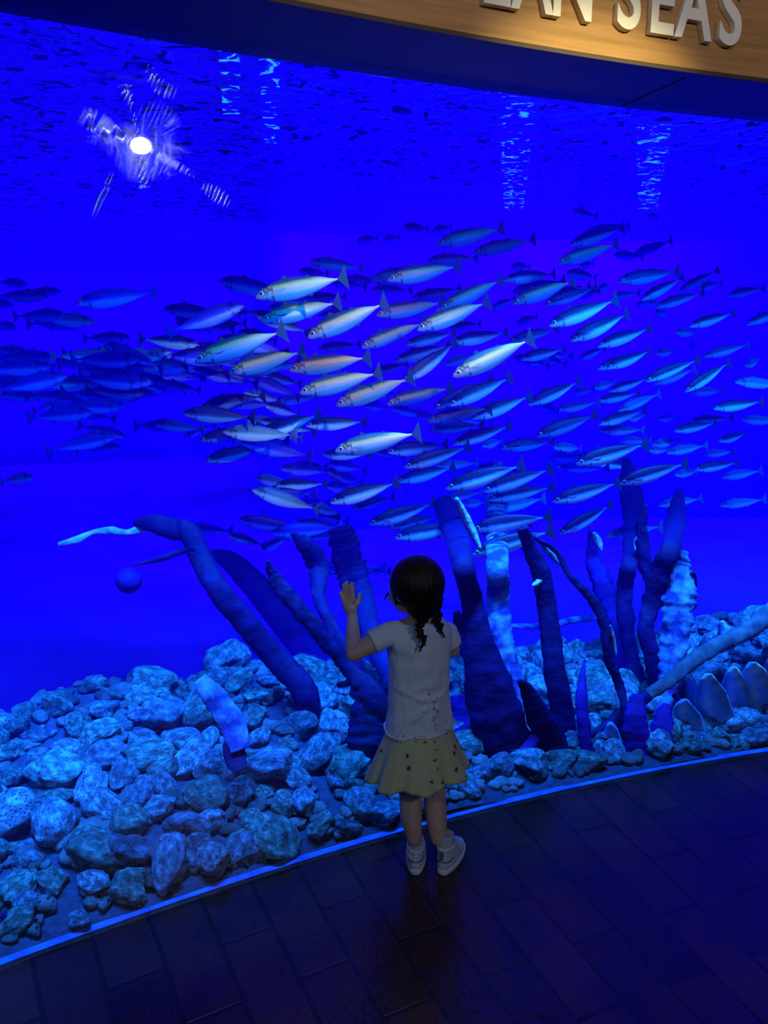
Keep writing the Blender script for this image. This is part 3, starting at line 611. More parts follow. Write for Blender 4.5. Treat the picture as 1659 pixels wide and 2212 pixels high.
# pale leathery coral leaves on the slope past the kelp
M_leafblue = kelp_mat('bluish_leaf', (.05, .30, .85), (.4, .8, .95), 9)
for k, (x0, y0, x1, y1, w_, d) in enumerate([(1330, 1672, 1318, 1560, 44, 2.55), (1300, 1690, 1292, 1600, 36, 2.5), (1552, 1650, 1530, 1455, 76, 2.56), (1600, 1640, 1585, 1440, 66, 2.6), (1652, 1634, 1625, 1430, 84, 2.58), (1492, 1660, 1478, 1510, 70, 2.54), (1150, 1715, 1150, 1640, 30, 2.5), (1510, 1640, 1490, 1460, 56, 2.7), (1570, 1400, 1560, 1340, 26, 3.0), (1700, 1610, 1680, 1400, 80, 2.62)]):
    P0 = kp(x0, y0, d); t = obj('coral_leaf', blade_bm((x0, y0, d), (x1, y1, d + .05), w_, P0, k, .15), M_leafblue); t.location = P0
    tag(t, 'upright leathery coral leaf, %s from the kelp thicket along the coral slope' % ordinal(sorted([1330, 1300, 1552, 1600, 1652, 1492, 1150, 1510, 1570, 1700], key=lambda q: abs(q - 1400)).index(x0)), 'coral', 'coral leaves on the far slope')
# ------------------------------------------------------------------ mackerel school
def fish_mat(name, back, side, belly, gold=False):
    """countershaded skin: dark back, silver flank band, pale belly; metallic sheen, wavy back marks"""
    m, nt, out = new_mat(name); b = nt.nodes.new('ShaderNodeBsdfPrincipled'); L(nt, b.outputs[0], out.inputs[0])
    b.inputs['Roughness'].default_value = .45; b.inputs['Metallic'].default_value = .12; b.inputs['Specular IOR Level'].default_value = .15
    tc = N(nt, 'ShaderNodeTexCoord'); sp_ = N(nt, 'ShaderNodeSeparateXYZ'); L(nt, tc.outputs['Object'], sp_.inputs[0])
    mp = N(nt, 'ShaderNodeMapping'); mp.inputs['Scale'].default_value = (9, 9, 60); L(nt, tc.outputs['Object'], mp.inputs[0])
    nz = N(nt, 'ShaderNodeTexNoise'); nz.inputs['Scale'].default_value = 1.2; nz.inputs['Detail'].default_value = 5; L(nt, mp.outputs[0], nz.inputs[0])
    ad = N(nt, 'ShaderNodeMath', operation='MULTIPLY_ADD'); L(nt, nz.outputs[0], ad.inputs[0]); ad.inputs[1].default_value = .045; L(nt, sp_.outputs[2], ad.inputs[2])
    mr = N(nt, 'ShaderNodeMapRange'); L(nt, ad.outputs[0], mr.inputs[0]); mr.inputs[1].default_value = -.085; mr.inputs[2].default_value = .15
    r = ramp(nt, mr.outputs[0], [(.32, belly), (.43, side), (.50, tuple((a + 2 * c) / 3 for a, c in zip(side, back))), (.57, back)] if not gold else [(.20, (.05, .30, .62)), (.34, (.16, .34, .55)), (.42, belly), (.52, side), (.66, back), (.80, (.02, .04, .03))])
    rm = ramp(nt, mr.outputs[0], [(.3, (.4, .4, .4)), (.5, (.1, .1, .1))]); L(nt, rm.outputs[0], b.inputs['Metallic'])
    # darker, mottled head behind a gill edge
    hx = N(nt, 'ShaderNodeMapRange'); L(nt, sp_.outputs[0], hx.inputs[0]); hx.inputs[1].default_value = .285; hx.inputs[2].default_value = .30
    n2 = N(nt, 'ShaderNodeTexNoise'); n2.inputs['Scale'].default_value = 16; n2.inputs['Detail'].default_value = 4; L(nt, tc.outputs['Object'], n2.inputs[0])
    r2 = ramp(nt, n2.outputs[0], [(.42, (.22, .25, .32)), (.60, (1.0, 1.0, 1.0))])
    mh = N(nt, 'ShaderNodeMix', data_type='RGBA', blend_type='MULTIPLY'); L(nt, hx.outputs[0], mh.inputs[0]); L(nt, r.outputs[0], mh.inputs[6]); L(nt, r2.outputs[0], mh.inputs[7])
    L(nt, mh.outputs[2], b.inputs[0]); return m
FT = {
 'g': fish_mat('sunlit_silver_skin', (.34, .29, .05), (.35, .29, .16), (.22, .25, .30), True),  # warm lamp light and blue-lit underside painted into the skin
 's': fish_mat('blue_back_skin', (.006, .014, .03), (.10, .45, .8), (.5, 1, 1)),
 'd': fish_mat('dark_back_skin', (.006, .01, .05), (.02, .07, .25), (.10, .34, .6)),
 'p': fish_mat('pale_skin', (.05, .16, .3), (.22, .6, .85), (.5, .9, 1)),
 'h': fish_mat('hazy_skin', (.02, .01, .30), (.05, .03, .75), (.14, .26, .95)),  # blue water haze painted into the skin
}
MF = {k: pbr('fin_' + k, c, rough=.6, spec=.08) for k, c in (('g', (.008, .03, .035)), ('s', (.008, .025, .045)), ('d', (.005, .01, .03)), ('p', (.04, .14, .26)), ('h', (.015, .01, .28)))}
M_eyeball = pbr('fish_eye_black', (.003, .004, .008), rough=.4, spec=.2); M_iris = pbr('fish_eye_silver_ring', (.5, .6, .62), rough=.3, metal=.6); M_gill = pbr('fish_mouth_shade', (.01, .02, .04), rough=.5)
# unit fish: length 1 from snout (+x .5) to tail-fin tips (-x .5)
BODY = [(x_, a_ * 1.08, b_, c_) for x_, a_, b_, c_ in [(.5, .004, .004, -.012), (.485, .020, .014, -.010), (.46, .036, .026, -.006), (.42, .056, .038, -.002), (.37, .076, .048, .0), (.31, .093, .056, .0), (.24, .106, .061, .0), (.15, .114, .062, -.001), (.05, .112, .058, -.001), (-.05, .100, .050, 0), (-.15, .081, .040, .002), (-.24, .057, .029, .004), (-.31, .034, .018, .004), (-.36, .018, .012, .004), (-.40, .0125, .010, .004), (-.425, .014, .005, .004)]]
def bend_y(x, k): return k * (.5 - x) ** 2 * (1 if x < .5 else 0)
def fish_parts(k):
    P = {}
    bm = bmesh.new(); rg = []
    for x, hh, ww, zc in BODY:
        c = Vector((x, bend_y(x, k), zc)); r_ = []
        for i in range(16):
            a = 2 * math.pi * i / 16; ca, sa = math.cos(a), math.sin(a)
            r_.append(c + Vector((0, ww * ca * (1 - .12 * abs(sa)), hh * sa * (1.0 if sa > 0 else .96))))
        rg.append(r_)
    loft(bm, rg); bmesh.ops.recalc_face_normals(bm, faces=bm.faces); P['body'] = mesh_of(bm, 'fish_body')
    def flat(pts, th=.004):
        bm = bmesh.new(); y = lambda q: bend_y(q[0], k)
        a = [bm.verts.new((q[0], y(q) + th * (q[2] if len(q) > 2 else 1), q[1])) for q in pts]; b = [bm.verts.new((q[0], y(q) - th * (q[2] if len(q) > 2 else 1), q[1])) for q in pts]; n = len(pts)
        for i in range(n):
            j = (i + 1) % n; bm.faces.new((a[i], a[j], b[j], b[i]))
        bm.faces.new(list(reversed(a))); bm.faces.new(b); bmesh.ops.triangulate(bm, faces=[f for f in bm.faces if len(f.verts) > 4]); bmesh.ops.recalc_face_normals(bm, faces=bm.faces); return bm
    P['tail_fin'] = mesh_of(flat([(-.405, .012, 2), (-.44, .040), (-.478, .092), (-.515, .142, .4), (-.500, .085, .5), (-.47, .03, .5), (-.455, .004, .5), (-.47, -.022, .5), (-.500, -.078, .5), (-.515, -.132, .4), (-.478, -.084), (-.44, -.034), (-.405, -.006, 2)]), 'fish_tail', False)
    P['dorsal_fin'] = mesh_of(flat([(.20, .100), (.165, .150, .3), (.14, .155, .3), (.12, .125, .5), (.06, .108), (.06, .09), (.20, .09)]), 'fish_dorsal', False)
    bm = flat([(-.06, .088), (-.09, .118, .3), (-.14, .086, .4), (-.25, .052), (-.06, .07)])
    P['rear_dorsal_fin'] = mesh_of(bm, 'fish_rear_dorsal', False)
    P['belly_fin'] = mesh_of(flat([(-.06, -.085), (-.10, -.12, .3), (-.14, -.082, .4), (-.25, -.045), (-.06, -.07)]), 'fish_belly_fin', False)
    return P
def disc(bm, c, n_, r0, r1, dp, seg=14):
    u = n_.orthogonal().normalized(); v = n_.cross(u)
    loft(bm, [ring(c - n_ * dp, u, v, r0, r0, seg), ring(c, u, v, r0, r0, seg), ring(c + n_ * dp * .5, u, v, r1, r1, seg)])
def eye_mesh(side):
    bm = bmesh.new(); disc(bm, Vector((.425, side * .034, .014)), Vector((.25, side, .15)).normalized(), .026, .023, .004); bmesh.ops.recalc_face_normals(bm, faces=bm.faces)
    e = mesh_of(bm, 'fish_eye'); e.materials.append(M_iris)
    bm = bmesh.new(); disc(bm, Vector((.426, side * .0375, .0145)), Vector((.25, side, .15)).normalized(), .0165, .012, .003); bmesh.ops.recalc_face_normals(bm, faces=bm.faces)
    p = mesh_of(bm, 'fish_pupil'); p.materials.append(M_eyeball); return e, p
EYES = {s: eye_mesh(s) for s in (-1, 1)}
def pec_mesh(side):
    bm = bmesh.new(); pts = [(.29, .012), (.20, -.004), (.155, .012), (.19, .022)]
    a = [bm.verts.new((x, side * (.062 + (.29 - x) * .12), z)) for x, z in pts]; b = [bm.verts.new((x, side * (.058 + (.29 - x) * .10), z)) for x, z in pts]
    for i in range(4): bm.faces.new((a[i], a[(i + 1) % 4], b[(i + 1) % 4], b[i]))
    bm.faces.new(a); bm.faces.new(b); bmesh.ops.recalc_face_normals(bm, faces=bm.faces); return mesh_of(bm, 'fish_pectoral', False)
PEC = {s: pec_mesh(s) for s in (-1, 1)}
BEND = [-.16, 0.0, .16]
FP = []
for k in BEND:
    P = fish_parts(k); d = {}
    for t in FT:
        for nm, me in P.items():
            m2 = me.copy(); m2.materials.append(FT[t] if nm == 'body' else MF[t]); d[t, nm] = m2
        for s in (-1, 1):
            m2 = PEC[s].copy(); m2.materials.append(FT['p'] if t in 'sgp' else MF[t]); d[t, 'pec', s] = m2
    FP.append(d)
def joined(t, k):
    """whole small fish as one mesh (too small in view for parts)"""
    bm = bmesh.new()
    for nm in ('body', 'tail_fin', 'dorsal_fin', 'belly_fin'):
        n0 = len(bm.faces); bm.from_mesh(FP[k][t, nm]); bm.faces.ensure_lookup_table()
        for f in bm.faces[n0:]: f.material_index = 0 if nm == 'body' else 1
    me = mesh_of(bm, 'small_fish'); me.materials.append(FT[t]); me.materials.append(MF[t]); return me
SMALL = {(t, k): joined(t, k) for t in FT for k in range(3)}
def add_fish(h, t, tone, Lr=.33, parts=True, dmin=2.62, dmax=6.0, yawsign=None, thick=1.0):
    """h, t: pixel of snout and tail tip. Depth follows from the fish's real length."""
    (hx, hy), (tx, ty) = h, t
    Lp = math.hypot(hx - tx, hy - ty); D = F_PX * Lr / Lp
    rj = random.Random(int(hx * 7 + hy * 13 + tx)); 
    D = min(dmax, max(dmin, D)); Lz = min(1.0, Lp * D / F_PX / Lr)
    Lr2 = Lr if Lz < 1.0 else Lp * D / F_PX
    yaw = math.acos(min(1, Lp * D / F_PX / Lr2)) * (yawsign or rj.choice((-1, 1)))
    if (hx < 500) and D < 2.8: yaw = abs(yaw)
    cx_, cy_ = (hx + tx) / 2, (hy + ty) / 2
    c = at_depth(cx_, cy_, D); A = at_depth(hx, hy, D); B = at_depth(tx, ty, D)
    x = (A - B).normalized(); vdir = (c - CAM).normalized()
    x = (x * math.cos(yaw) + vdir * math.sin(yaw) ).normalized()
    up = Vector((0, 0, 1)) + vdir * rj.uniform(-.15, .15)
    y = up.cross(x).normalized(); z = x.cross(y)
    M = Matrix((x, y * thick, z * (1 if parts else thick))).transposed().to_4x4(); M = Matrix.Translation(c) @ M @ Matrix.Scale(Lr2, 4)
    so = to_arc(c.x, c.y)
    k = rj.choice((0, 1, 1, 2))
    if not parts:
        o = bpy.data.objects.new('mackerel', SMALL[tone, k]); COL.objects.link(o); o.matrix_world = M; return o, D
    r = empty('mackerel'); r.matrix_world = M; d = FP[k]
    def ch(nm, me):
        o = bpy.data.objects.new(nm, me); COL.objects.link(o); o.parent = r; return o
    for nm in ('body', 'tail_fin', 'dorsal_fin', 'rear_dorsal_fin', 'belly_fin'): ch(nm, d[tone, nm])
    side = 1 if y.dot(CAM - c) > 0 else -1
    for s in (side, -side):
        e = ch('eye', EYES[s][0]); p = bpy.data.objects.new('pupil', EYES[s][1]); COL.objects.link(p); p.parent = e
        ch('pectoral_fin', d[tone, 'pec', s])
    return r, D
FISH = """551 641 747 600 g;563 693 733 650 g;668 565 783 580 p;643 585 700 592 p;742 602 812 608 p;663 728 835 655 g;800 604 930 582 g;836 604 993 576 g;943 527 1087 494 g;1022 546 1150 520 g
923 563 1031 557 p;934 500 973 491 p;872 489 925 495 d;770 519 825 518 p;830 521 861 512 p;1102 576 1146 577 p;803 625 882 628 p;890 643 993 626 d;950 668 1085 605 g;1087 604 1203 590 s
1105 630 1215 608 d;1106 655 1240 608 g;1176 657 1289 622 d;900 712 1056 653 g;812 680 957 655 g;1063 668 1109 646 s;780 750 915 695 g;969 707 1029 699 d;875 744 986 720 s;974 740 1100 716 s
1116 699 1157 684 d;1099 737 1205 710 d;977 812 1150 733 g;853 779 970 747 s;869 823 993 744 s;800 807 880 786 d;725 875 888 817 g;835 873 972 835 g;936 882 1065 820 d;969 875 1104 816 s
923 909 1060 882 g;1017 904 1147 856 s;1139 873 1260 827 s;723 974 906 936 g;836 976 966 960 s;976 959 1103 921 s;872 1008 1014 966 s;1080 967 1200 955 d;1157 942 1289 897 d;1039 964 1097 951 p
928 928 1044 918 d;1124 776 1221 754 s;959 788 1027 766 p;962 1055 1125 1003 s;1043 1061 1186 1012 s;1056 1079 1190 1050 s;962 1076 1043 1064 p;1058 1100 1182 1080 p;796 1131 943 1094 s;838 1140 950 1116 d
852 1161 1005 1133 s;1019 1143 1182 1110 s;1040 1153 1146 1131 d;1018 1198 1186 1143 s;857 1040 982 1010 s;712 1085 860 1043 s;760 1098 852 1077 d;688 1228 832 1228 h;941 1007 1032 1001 p;1290 797 1390 765 s
1309 795 1413 757 s;1255 775 1302 754 s;1394 823 1501 775 s;1420 827 1493 801 p;1316 845 1402 818 s;1291 867 1381 849 s;1206 885 1291 871 p;1237 851 1280 842 p;1279 838 1333 827 p;1334 887 1425 851 p
1293 916 1394 886 s;1295 929 1396 932 p;1478 846 1576 783 s;1500 848 1561 845 p;1540 882 1648 868 s;1587 824 1690 832 p;1528 768 1607 748 p;1605 791 1657 776 p;1490 747 1515 754 p;1416 763 1460 759 p
1455 931 1548 914 s;1499 909 1565 903 d;1547 953 1628 937 s;1405 961 1471 953 p;1436 979 1522 961 p;1525 982 1568 978 p;1342 952 1391 953 p;1243 1001 1398 960 s;1221 992 1262 984 s;1336 1044 1484 1002 s
1454 1026 1512 1018 p;1499 1014 1595 1000 s;1567 1030 1634 1019 p;1193 1083 1338 1044 s;1427 1091 1510 1077 p;1562 1091 1643 1083 p;1190 965 1269 970 p;1202 1008 1236 1003 p;1610 907 1675 910 p;1399 972 1438 972 p
1206 1152 1330 1097 s;1307 1158 1430 1138 p;1230 528 1340 494 s;1203 568 1334 528 g;1272 500 1352 488 p;1377 546 1441 524 d;1329 550 1384 555 p;1334 607 1466 586 d;1384 648 1476 600 s;1474 626 1534 590 s
1510 623 1549 611 p;1417 663 1512 632 s;1377 658 1427 654 p;1568 640 1645 621 s;1488 705 1587 676 s;1612 701 1700 664 s;1457 717 1507 722 p;1185 703 1333 648 s;1230 735 1366 678 s;1290 748 1405 710 s
1239 458 1276 466 p;1397 470 1419 468 p;1252 573 1283 570 p;1291 623 1330 618 p;1324 643 1366 633 p;1414 675 1446 679 p;420 781 614 716 g;493 805 658 757 g;624 798 798 773 g;646 848 822 806 g
597 868 685 858 p;687 752 778 744 d;598 793 627 788 p;552 942 692 896 s;431 950 556 928 d;443 995 574 965 d;660 918 790 912 s;627 1005 713 1008 d;694 981 800 985 s;436 877 571 856 d
400 943 452 916 h;594 1048 706 1044 s;565 1191 622 1160 s;497 1157 560 1175 d;649 1161 756 1150 h;687 684 782 668 p;651 643 746 640 d;581 665 640 660 p;504 680 566 674 p;254 770 120 771 p
206 695 80 688 p;146 680 30 684 h;135 628 40 634 p;431 745 302 733 s;380 768 275 775 p;333 826 190 818 h;84 858 -30 850 h;163 655 336 632 h;65 614 -10 608 h;43 706 -30 702 p
770 1228 832 1238 d;1190 640 1262 618 s;1250 640 1300 628 d;905 745 955 735 p;1140 790 1180 780 p;1355 905 1395 898 p;1225 905 1262 898 p;1420 905 1455 900 h;1000 1090 1050 1085 p;640 1090 700 1082 h"""
FL = []
for ln in FISH.replace('\n', ';').split(';'):
    a = ln.split()
    if len(a) == 5: FL.append((float(a[0]), float(a[1]), float(a[2]), float(a[3]), a[4]))
GOLD_L = {}
made = []
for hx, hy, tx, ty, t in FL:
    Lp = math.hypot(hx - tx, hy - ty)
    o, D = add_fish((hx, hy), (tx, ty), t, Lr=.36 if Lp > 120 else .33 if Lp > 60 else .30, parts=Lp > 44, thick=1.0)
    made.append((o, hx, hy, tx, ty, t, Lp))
# hazy fish of the far shoal
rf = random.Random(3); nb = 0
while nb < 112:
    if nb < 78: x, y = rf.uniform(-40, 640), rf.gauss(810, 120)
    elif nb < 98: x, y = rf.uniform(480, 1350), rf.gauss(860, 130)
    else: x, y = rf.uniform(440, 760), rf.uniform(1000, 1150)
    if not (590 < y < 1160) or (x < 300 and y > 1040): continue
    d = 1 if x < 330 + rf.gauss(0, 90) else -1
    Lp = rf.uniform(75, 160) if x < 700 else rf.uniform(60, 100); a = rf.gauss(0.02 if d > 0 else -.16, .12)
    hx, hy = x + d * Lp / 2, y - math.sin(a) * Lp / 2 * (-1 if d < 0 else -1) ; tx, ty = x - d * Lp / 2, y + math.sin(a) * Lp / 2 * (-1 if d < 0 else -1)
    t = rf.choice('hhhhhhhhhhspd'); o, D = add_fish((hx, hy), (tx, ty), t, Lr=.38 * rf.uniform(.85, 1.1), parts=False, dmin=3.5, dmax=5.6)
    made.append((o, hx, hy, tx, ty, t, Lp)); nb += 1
# labels: rows of the school from the top, counted back from the leading fish (the school swims towards the glint)
TONE = {'g': 'golden-lit silver', 's': 'blue-bellied dark-backed', 'd': 'dark', 'p': 'pale blue', 'h': 'dim hazy'}
ROWY = [510, 560, 600, 640, 680, 720, 760, 800, 840, 880, 920, 960, 1010, 1060, 1120, 1300]
ROWT = ['topmost row', 'second row down', 'third row down', 'fourth row down', 'fifth row down', 'sixth row down', 'seventh row down', 'eighth row down', 'ninth row down', 'tenth row down', 'eleventh row down', 'twelfth row down', 'thirteenth row down', 'fourteenth row down', 'second lowest row', 'lowest row']
bins = {}
for mk in made:
    yc = (mk[2] + mk[4]) / 2; rw = next(i for i, v in enumerate(ROWY) if yc < v); bins.setdefault(rw, []).append(mk)
for rw, ms in bins.items():
    ms.sort(key=lambda m_: (m_[1] + m_[3]) / 2)
    for k, (o, hx, hy, tx, ty, t, Lp) in enumerate(ms):
        sz = 'large' if Lp > 140 else 'small' if Lp < 70 else 'mid-sized'
        q = 'frontmost' if k == 0 else ordinal(k) + ' in line'
        tag(o, '%s %s mackerel, %s of the %s of the shoal' % (sz, TONE[t], q, ROWT[rw]), 'fish', 'mackerel swimming in the tank')
# ------------------------------------------------------------------ the girl at the pane
M_skin = pbr('skin', (.52, .33, .24), rough=.55, mottle=.08, mscale=20)
M_hair = None
def make_hair():
    m, nt, out = new_mat('dark_hair'); b = nt.nodes.new('ShaderNodeBsdfPrincipled'); L(nt, b.outputs[0], out.inputs[0]); b.inputs['Roughness'].default_value = .45; b.inputs['Specular IOR Level'].default_value = .25
    tc = N(nt, 'ShaderNodeTexCoord'); mp = N(nt, 'ShaderNodeMapping'); mp.inputs['Scale'].default_value = (90, 90, 9); L(nt, tc.outputs['Object'], mp.inputs[0])
    nz = N(nt, 'ShaderNodeTexNoise'); nz.inputs['Scale'].default_value = 2; nz.inputs['Detail'].default_value = 4; L(nt, mp.outputs[0], nz.inputs[0])
    r = ramp(nt, nz.outputs[0], [(.35, (.003, .002, .002)), (.7, (.018, .009, .006))]); L(nt, r.outputs[0], b.inputs[0])
    bp = N(nt, 'ShaderNodeBump'); bp.inputs['Strength'].default_value = .8; bp.inputs['Distance'].default_value = .004; L(nt, nz.outputs[0], bp.inputs['Height']); L(nt, bp.outputs[0], b.inputs['Normal']); return m
M_hair = make_hair()
M_shirt = pbr('white_cotton', (.62, .66, .70), rough=.9, spec=.1, bump=.15, bscale=160)
M_shirt2 = pbr('white_hem', (.66, .70, .74), rough=.9, spec=.1)
def make_skirt():
    m, nt, out = new_mat('yellow_floral_cotton'); b = nt.nodes.new('ShaderNodeBsdfPrincipled'); L(nt, b.outputs[0], out.inputs[0]); b.inputs['Roughness'].default_value = .9; b.inputs['Specular IOR Level'].default_value = .1
    tc = N(nt, 'ShaderNodeTexCoord'); nz = N(nt, 'ShaderNodeTexNoise'); nz.inputs['Scale'].default_value = 70; nz.inputs['Detail'].default_value = 3; L(nt, tc.outputs['Object'], nz.inputs[0])
    vo = N(nt, 'ShaderNodeTexVoronoi'); vo.inputs['Scale'].default_value = 25; vo.inputs['Randomness'].default_value = .9; L(nt, tc.outputs['Object'], vo.inputs['Vector'])
    ad = N(nt, 'ShaderNodeMath', operation='MULTIPLY_ADD'); L(nt, nz.outputs[0], ad.inputs[0]); ad.inputs[1].default_value = .75; L(nt, vo.outputs['Distance'], ad.inputs[2])
    r = ramp(nt, ad.outputs[0], [(.47, (.10, .06, .045)), (.56, (.50, .50, .27))]); L(nt, r.outputs[0], b.inputs[0]); return m
M_skirt = make_skirt()
M_sock = pbr('pale_sock', (.45, .50, .55), rough=.95, bump=.5, bscale=250)
M_shoe = pbr('white_shoe_leather', (.62, .64, .66), rough=.5, bump=.1, bscale=80)
M_sole = pbr('white_shoe_rubber', (.70, .72, .74), rough=.6)
M_seam = pbr('grey_shoe_trim', (.12, .14, .18), rough=.6)

TH = R(20)
c0 = at_z(905, 1450, .62); YB = 2.095
GO = at_y(905, 1500, YB); GO.z = 0
girl = empty('person', GO); girl.rotation_euler.z = 0
tag(girl, 'small girl with dark braids, white shirt and yellow floral skirt touching the tank window', 'person')
ex = Vector((math.cos(TH), math.sin(TH), 0)); ey = Vector((-math.sin(TH), math.cos(TH), 0)); ez = Vector((0, 0, 1))
def G(px, py, y): return at_y(px, py, y) - GO
def Gg(px, py, off):                      # on / in front of the pane
    return col_at(px, py, off) - GO
def capsule(bm, a, b, ra, rb, n=18, m=6):
    a, b = Vector(a), Vector(b); ax = (b - a); Ln = ax.length; ax = ax / Ln if Ln > 1e-6 else Vector((0, 0, 1)); u = ax.orthogonal().normalized(); v = ax.cross(u); rg = []
    for i in range(m): t = (math.pi / 2) * (1 - (i + .3) / m); rg.append(ring(a - ax * ra * math.sin(t), u, v, ra * math.cos(t), ra * math.cos(t), n))
    for i in range(5): t = i / 4; rg.append(ring(a + (b - a) * t, u, v, ra + (rb - ra) * t, ra + (rb - ra) * t, n))
    for i in range(m): t = (math.pi / 2) * ((i + .7) / m); rg.append(ring(b + ax * rb * math.sin(t), u, v, rb * math.cos(t), rb * math.cos(t), n))
    loft(bm, rg)
def chain(bm, pts):
    for (a, ra), (b, rb) in zip(pts, pts[1:]): capsule(bm, a, b, ra, rb)
def ellipsoid(bm, c, u, v, w_, ru, rv, rw, seg=28):
    M = Matrix((u * ru, v * rv, w_ * rw)).transposed().to_4x4(); bmesh.ops.create_uvsphere(bm, u_segments=seg, v_segments=seg // 2 + 2, radius=1, matrix=Matrix.Translation(c) @ M)
def torso_ring(c, ru, rv, n=36, f=None):
    return [c + ex * (ru * math.cos(2 * math.pi * i / n) * (f(i / n) if f else 1)) + ey * (rv * math.sin(2 * math.pi * i / n) * (f(i / n) if f else 1)) for i in range(n)]
def fused(bm, name, mat, parent, voxel, smooth_it=6, disp=None):
    bmesh.ops.recalc_face_normals(bm, faces=bm.faces)
    me = bpy.data.meshes.new(name); bm.to_mesh(me); bm.free(); o = bpy.data.objects.new('tmp', me); COL.objects.link(o)
    r_ = o.modifiers.new('r', 'REMESH'); r_.mode = 'VOXEL'; r_.voxel_size = voxel; s_ = o.modifiers.new('s', 'SMOOTH'); s_.iterations = smooth_it; s_.factor = .5
    dg = bpy.context.evaluated_depsgraph_get(); dg.update(); m2 = bpy.data.meshes.new_from_object(o.evaluated_get(dg)); bpy.data.objects.remove(o)
    if disp:
        for v in m2.vertices: v.co = v.co + disp(v.co.copy(), v.normal.copy())
    m2.materials.clear()
    for p in m2.polygons: p.use_smooth = True
    return link(name, m2, mat, parent)
def zc(z, dy=0): return Vector((0, 0, z)) + ey * dy
# body
bm = bmesh.new()
loft(bm, [torso_ring(zc(z, dy), a, b_) for z, a, b_, dy in ((.40, .06, .05, 0), (.43, .078, .06, 0), (.48, .084, .062, 0), (.56, .076, .056, 0), (.65, .078, .056, 0), (.73, .084, .054, 0), (.775, .082, .046, -.004), (.80, .055, .036, -.006), (.815, .036, .03, -.006))])
HC = G(893, 1266, 2.065)                     # head centre
HF = Vector((-math.sin(R(46)), math.cos(R(46)), -.12)).normalized(); HX = HF.cross(ez).normalized(); HU = HX.cross(HF).normalized()
neck = G(912, 1338, 2.085)
chain(bm, [(zc(.78, -.004), .034), (neck, .029), (HC - HU * .05 - HF * .012, .030)])
SHL, SHR = G(840, 1368, 2.065), G(966, 1368, 2.145)
for s_ in (SHL, SHR): capsule(bm, s_, zc(.79, -.004), .027, .027)
ellipsoid(bm, HC, HX, HF, HU, .064, .072, .083)
ellipsoid(bm, HC - HU * .038 + HF * .026, HX, HF, HU, .046, .044, .044)     # jaw
ellipsoid(bm, HC - HU * .068 + HF * .048, HX, HF, HU, .018, .016, .015)     # chin
for s_ in (-1, 1):
    ellipsoid(bm, HC - HU * .03 + HF * .045 + HX * .028 * s_, HX, HF, HU, .022, .021, .02)   # cheeks
    ellipsoid(bm, HC - HU * .012 - HF * .004 + HX * .064 * s_, HX, HF, HU, .008, .014, .020)  # ears
chain(bm, [(HC + HU * .004 + HF * .068, .007), (HC - HU * .020 + HF * .078, .010)])           # nose
# arms
EL, WL = G(764, 1411, 2.03), Gg(761, 1330, -.028)
chain(bm, [(SHL, .030), (G(800, 1392, 2.045), .0285), (EL, .0235), (EL + (WL - EL) * .35, .0225), (WL, .0160), (Gg(760, 1316, -.020), .0165)])
ER, WR = G(976, 1403, 2.16), Gg(936, 1352, -.03)
chain(bm, [(SHR, .030), (ER, .024), (WR, .016), (Gg(932, 1338, -.02), .016)])
def hand(P, m):
    """P(px, py, off) gives points; m mirrors the fingers about the palm"""
    q = lambda x, y: (m * (x - 757), y - 1308)
    def pt(x, y, o_): a, b_ = q(x, y); return P(a, b_, o_)
    for a, b_ in (((745, 1303), (750, 1318)), ((751, 1299), (756, 1318)), ((757, 1298), (761, 1318)), ((764, 1301), (764, 1318))): capsule(bm, pt(*a, -.0125), pt(*b_, -.014), .0085, .0095)
    for pts, r0 in ((((745, 1301), (739, 1290), (735, 1281)), .0062), (((750, 1296), (745, 1278), (741.5, 1264)), .0066), (((756, 1294), (751.5, 1273), (748.5, 1258)), .0069), (((763, 1296), (762, 1275), (760, 1260)), .0067), (((765, 1314), (774, 1301), (777, 1284)), .0074)):
        (a, b_, c_) = pts; chain(bm, [(pt(*a, -.012), r0 + .0006), (pt(*b_, -.0125), r0), (pt(*c_, -.0075), r0 - .0010)])
hand(lambda a, b_, o_: Gg(757 + a, 1308 + b_, o_), 1)
hand(lambda a, b_, o_: Gg(930 + a, 1330 + b_, o_), -1)
# legs
KL = G(887, 1722, 2.075); KR = G(939, 1722, 2.10)
AL = at_z(897, 1893, 0) - GO + Vector((math.sin(R(4)), math.cos(R(4)), 0)) * .037; AR = at_z(953, 1893, 0) - GO + Vector((math.sin(R(26)), math.cos(R(26)), 0)) * .037; AL.z = AR.z = .085
chain(bm, [(zc(.44) - ex * .038, .050), (KL, .034), (G(888, 1765, 2.06), .0335), (G(895, 1810, 2.045), .0235), (AL, .0185)])
chain(bm, [(zc(.44) + ex * .038, .050), (KR, .035), (G(942, 1765, 2.08), .034), (G(948, 1810, 2.055), .0250), (AR, .0195)])
for A_, d_ in ((AL, Vector((.10, 1, 0)).normalized()), (AR, Vector((.50, .87, 0)).normalized())):
    A0 = Vector((A_.x, A_.y, .035)); chain(bm, [(A_, .0185), (A0, .02), (A0 + d_ * .07 - ez * .012, .016)])
body = fused(bm, 'body', M_skin, girl, .0034, 3); body.name = 'body'
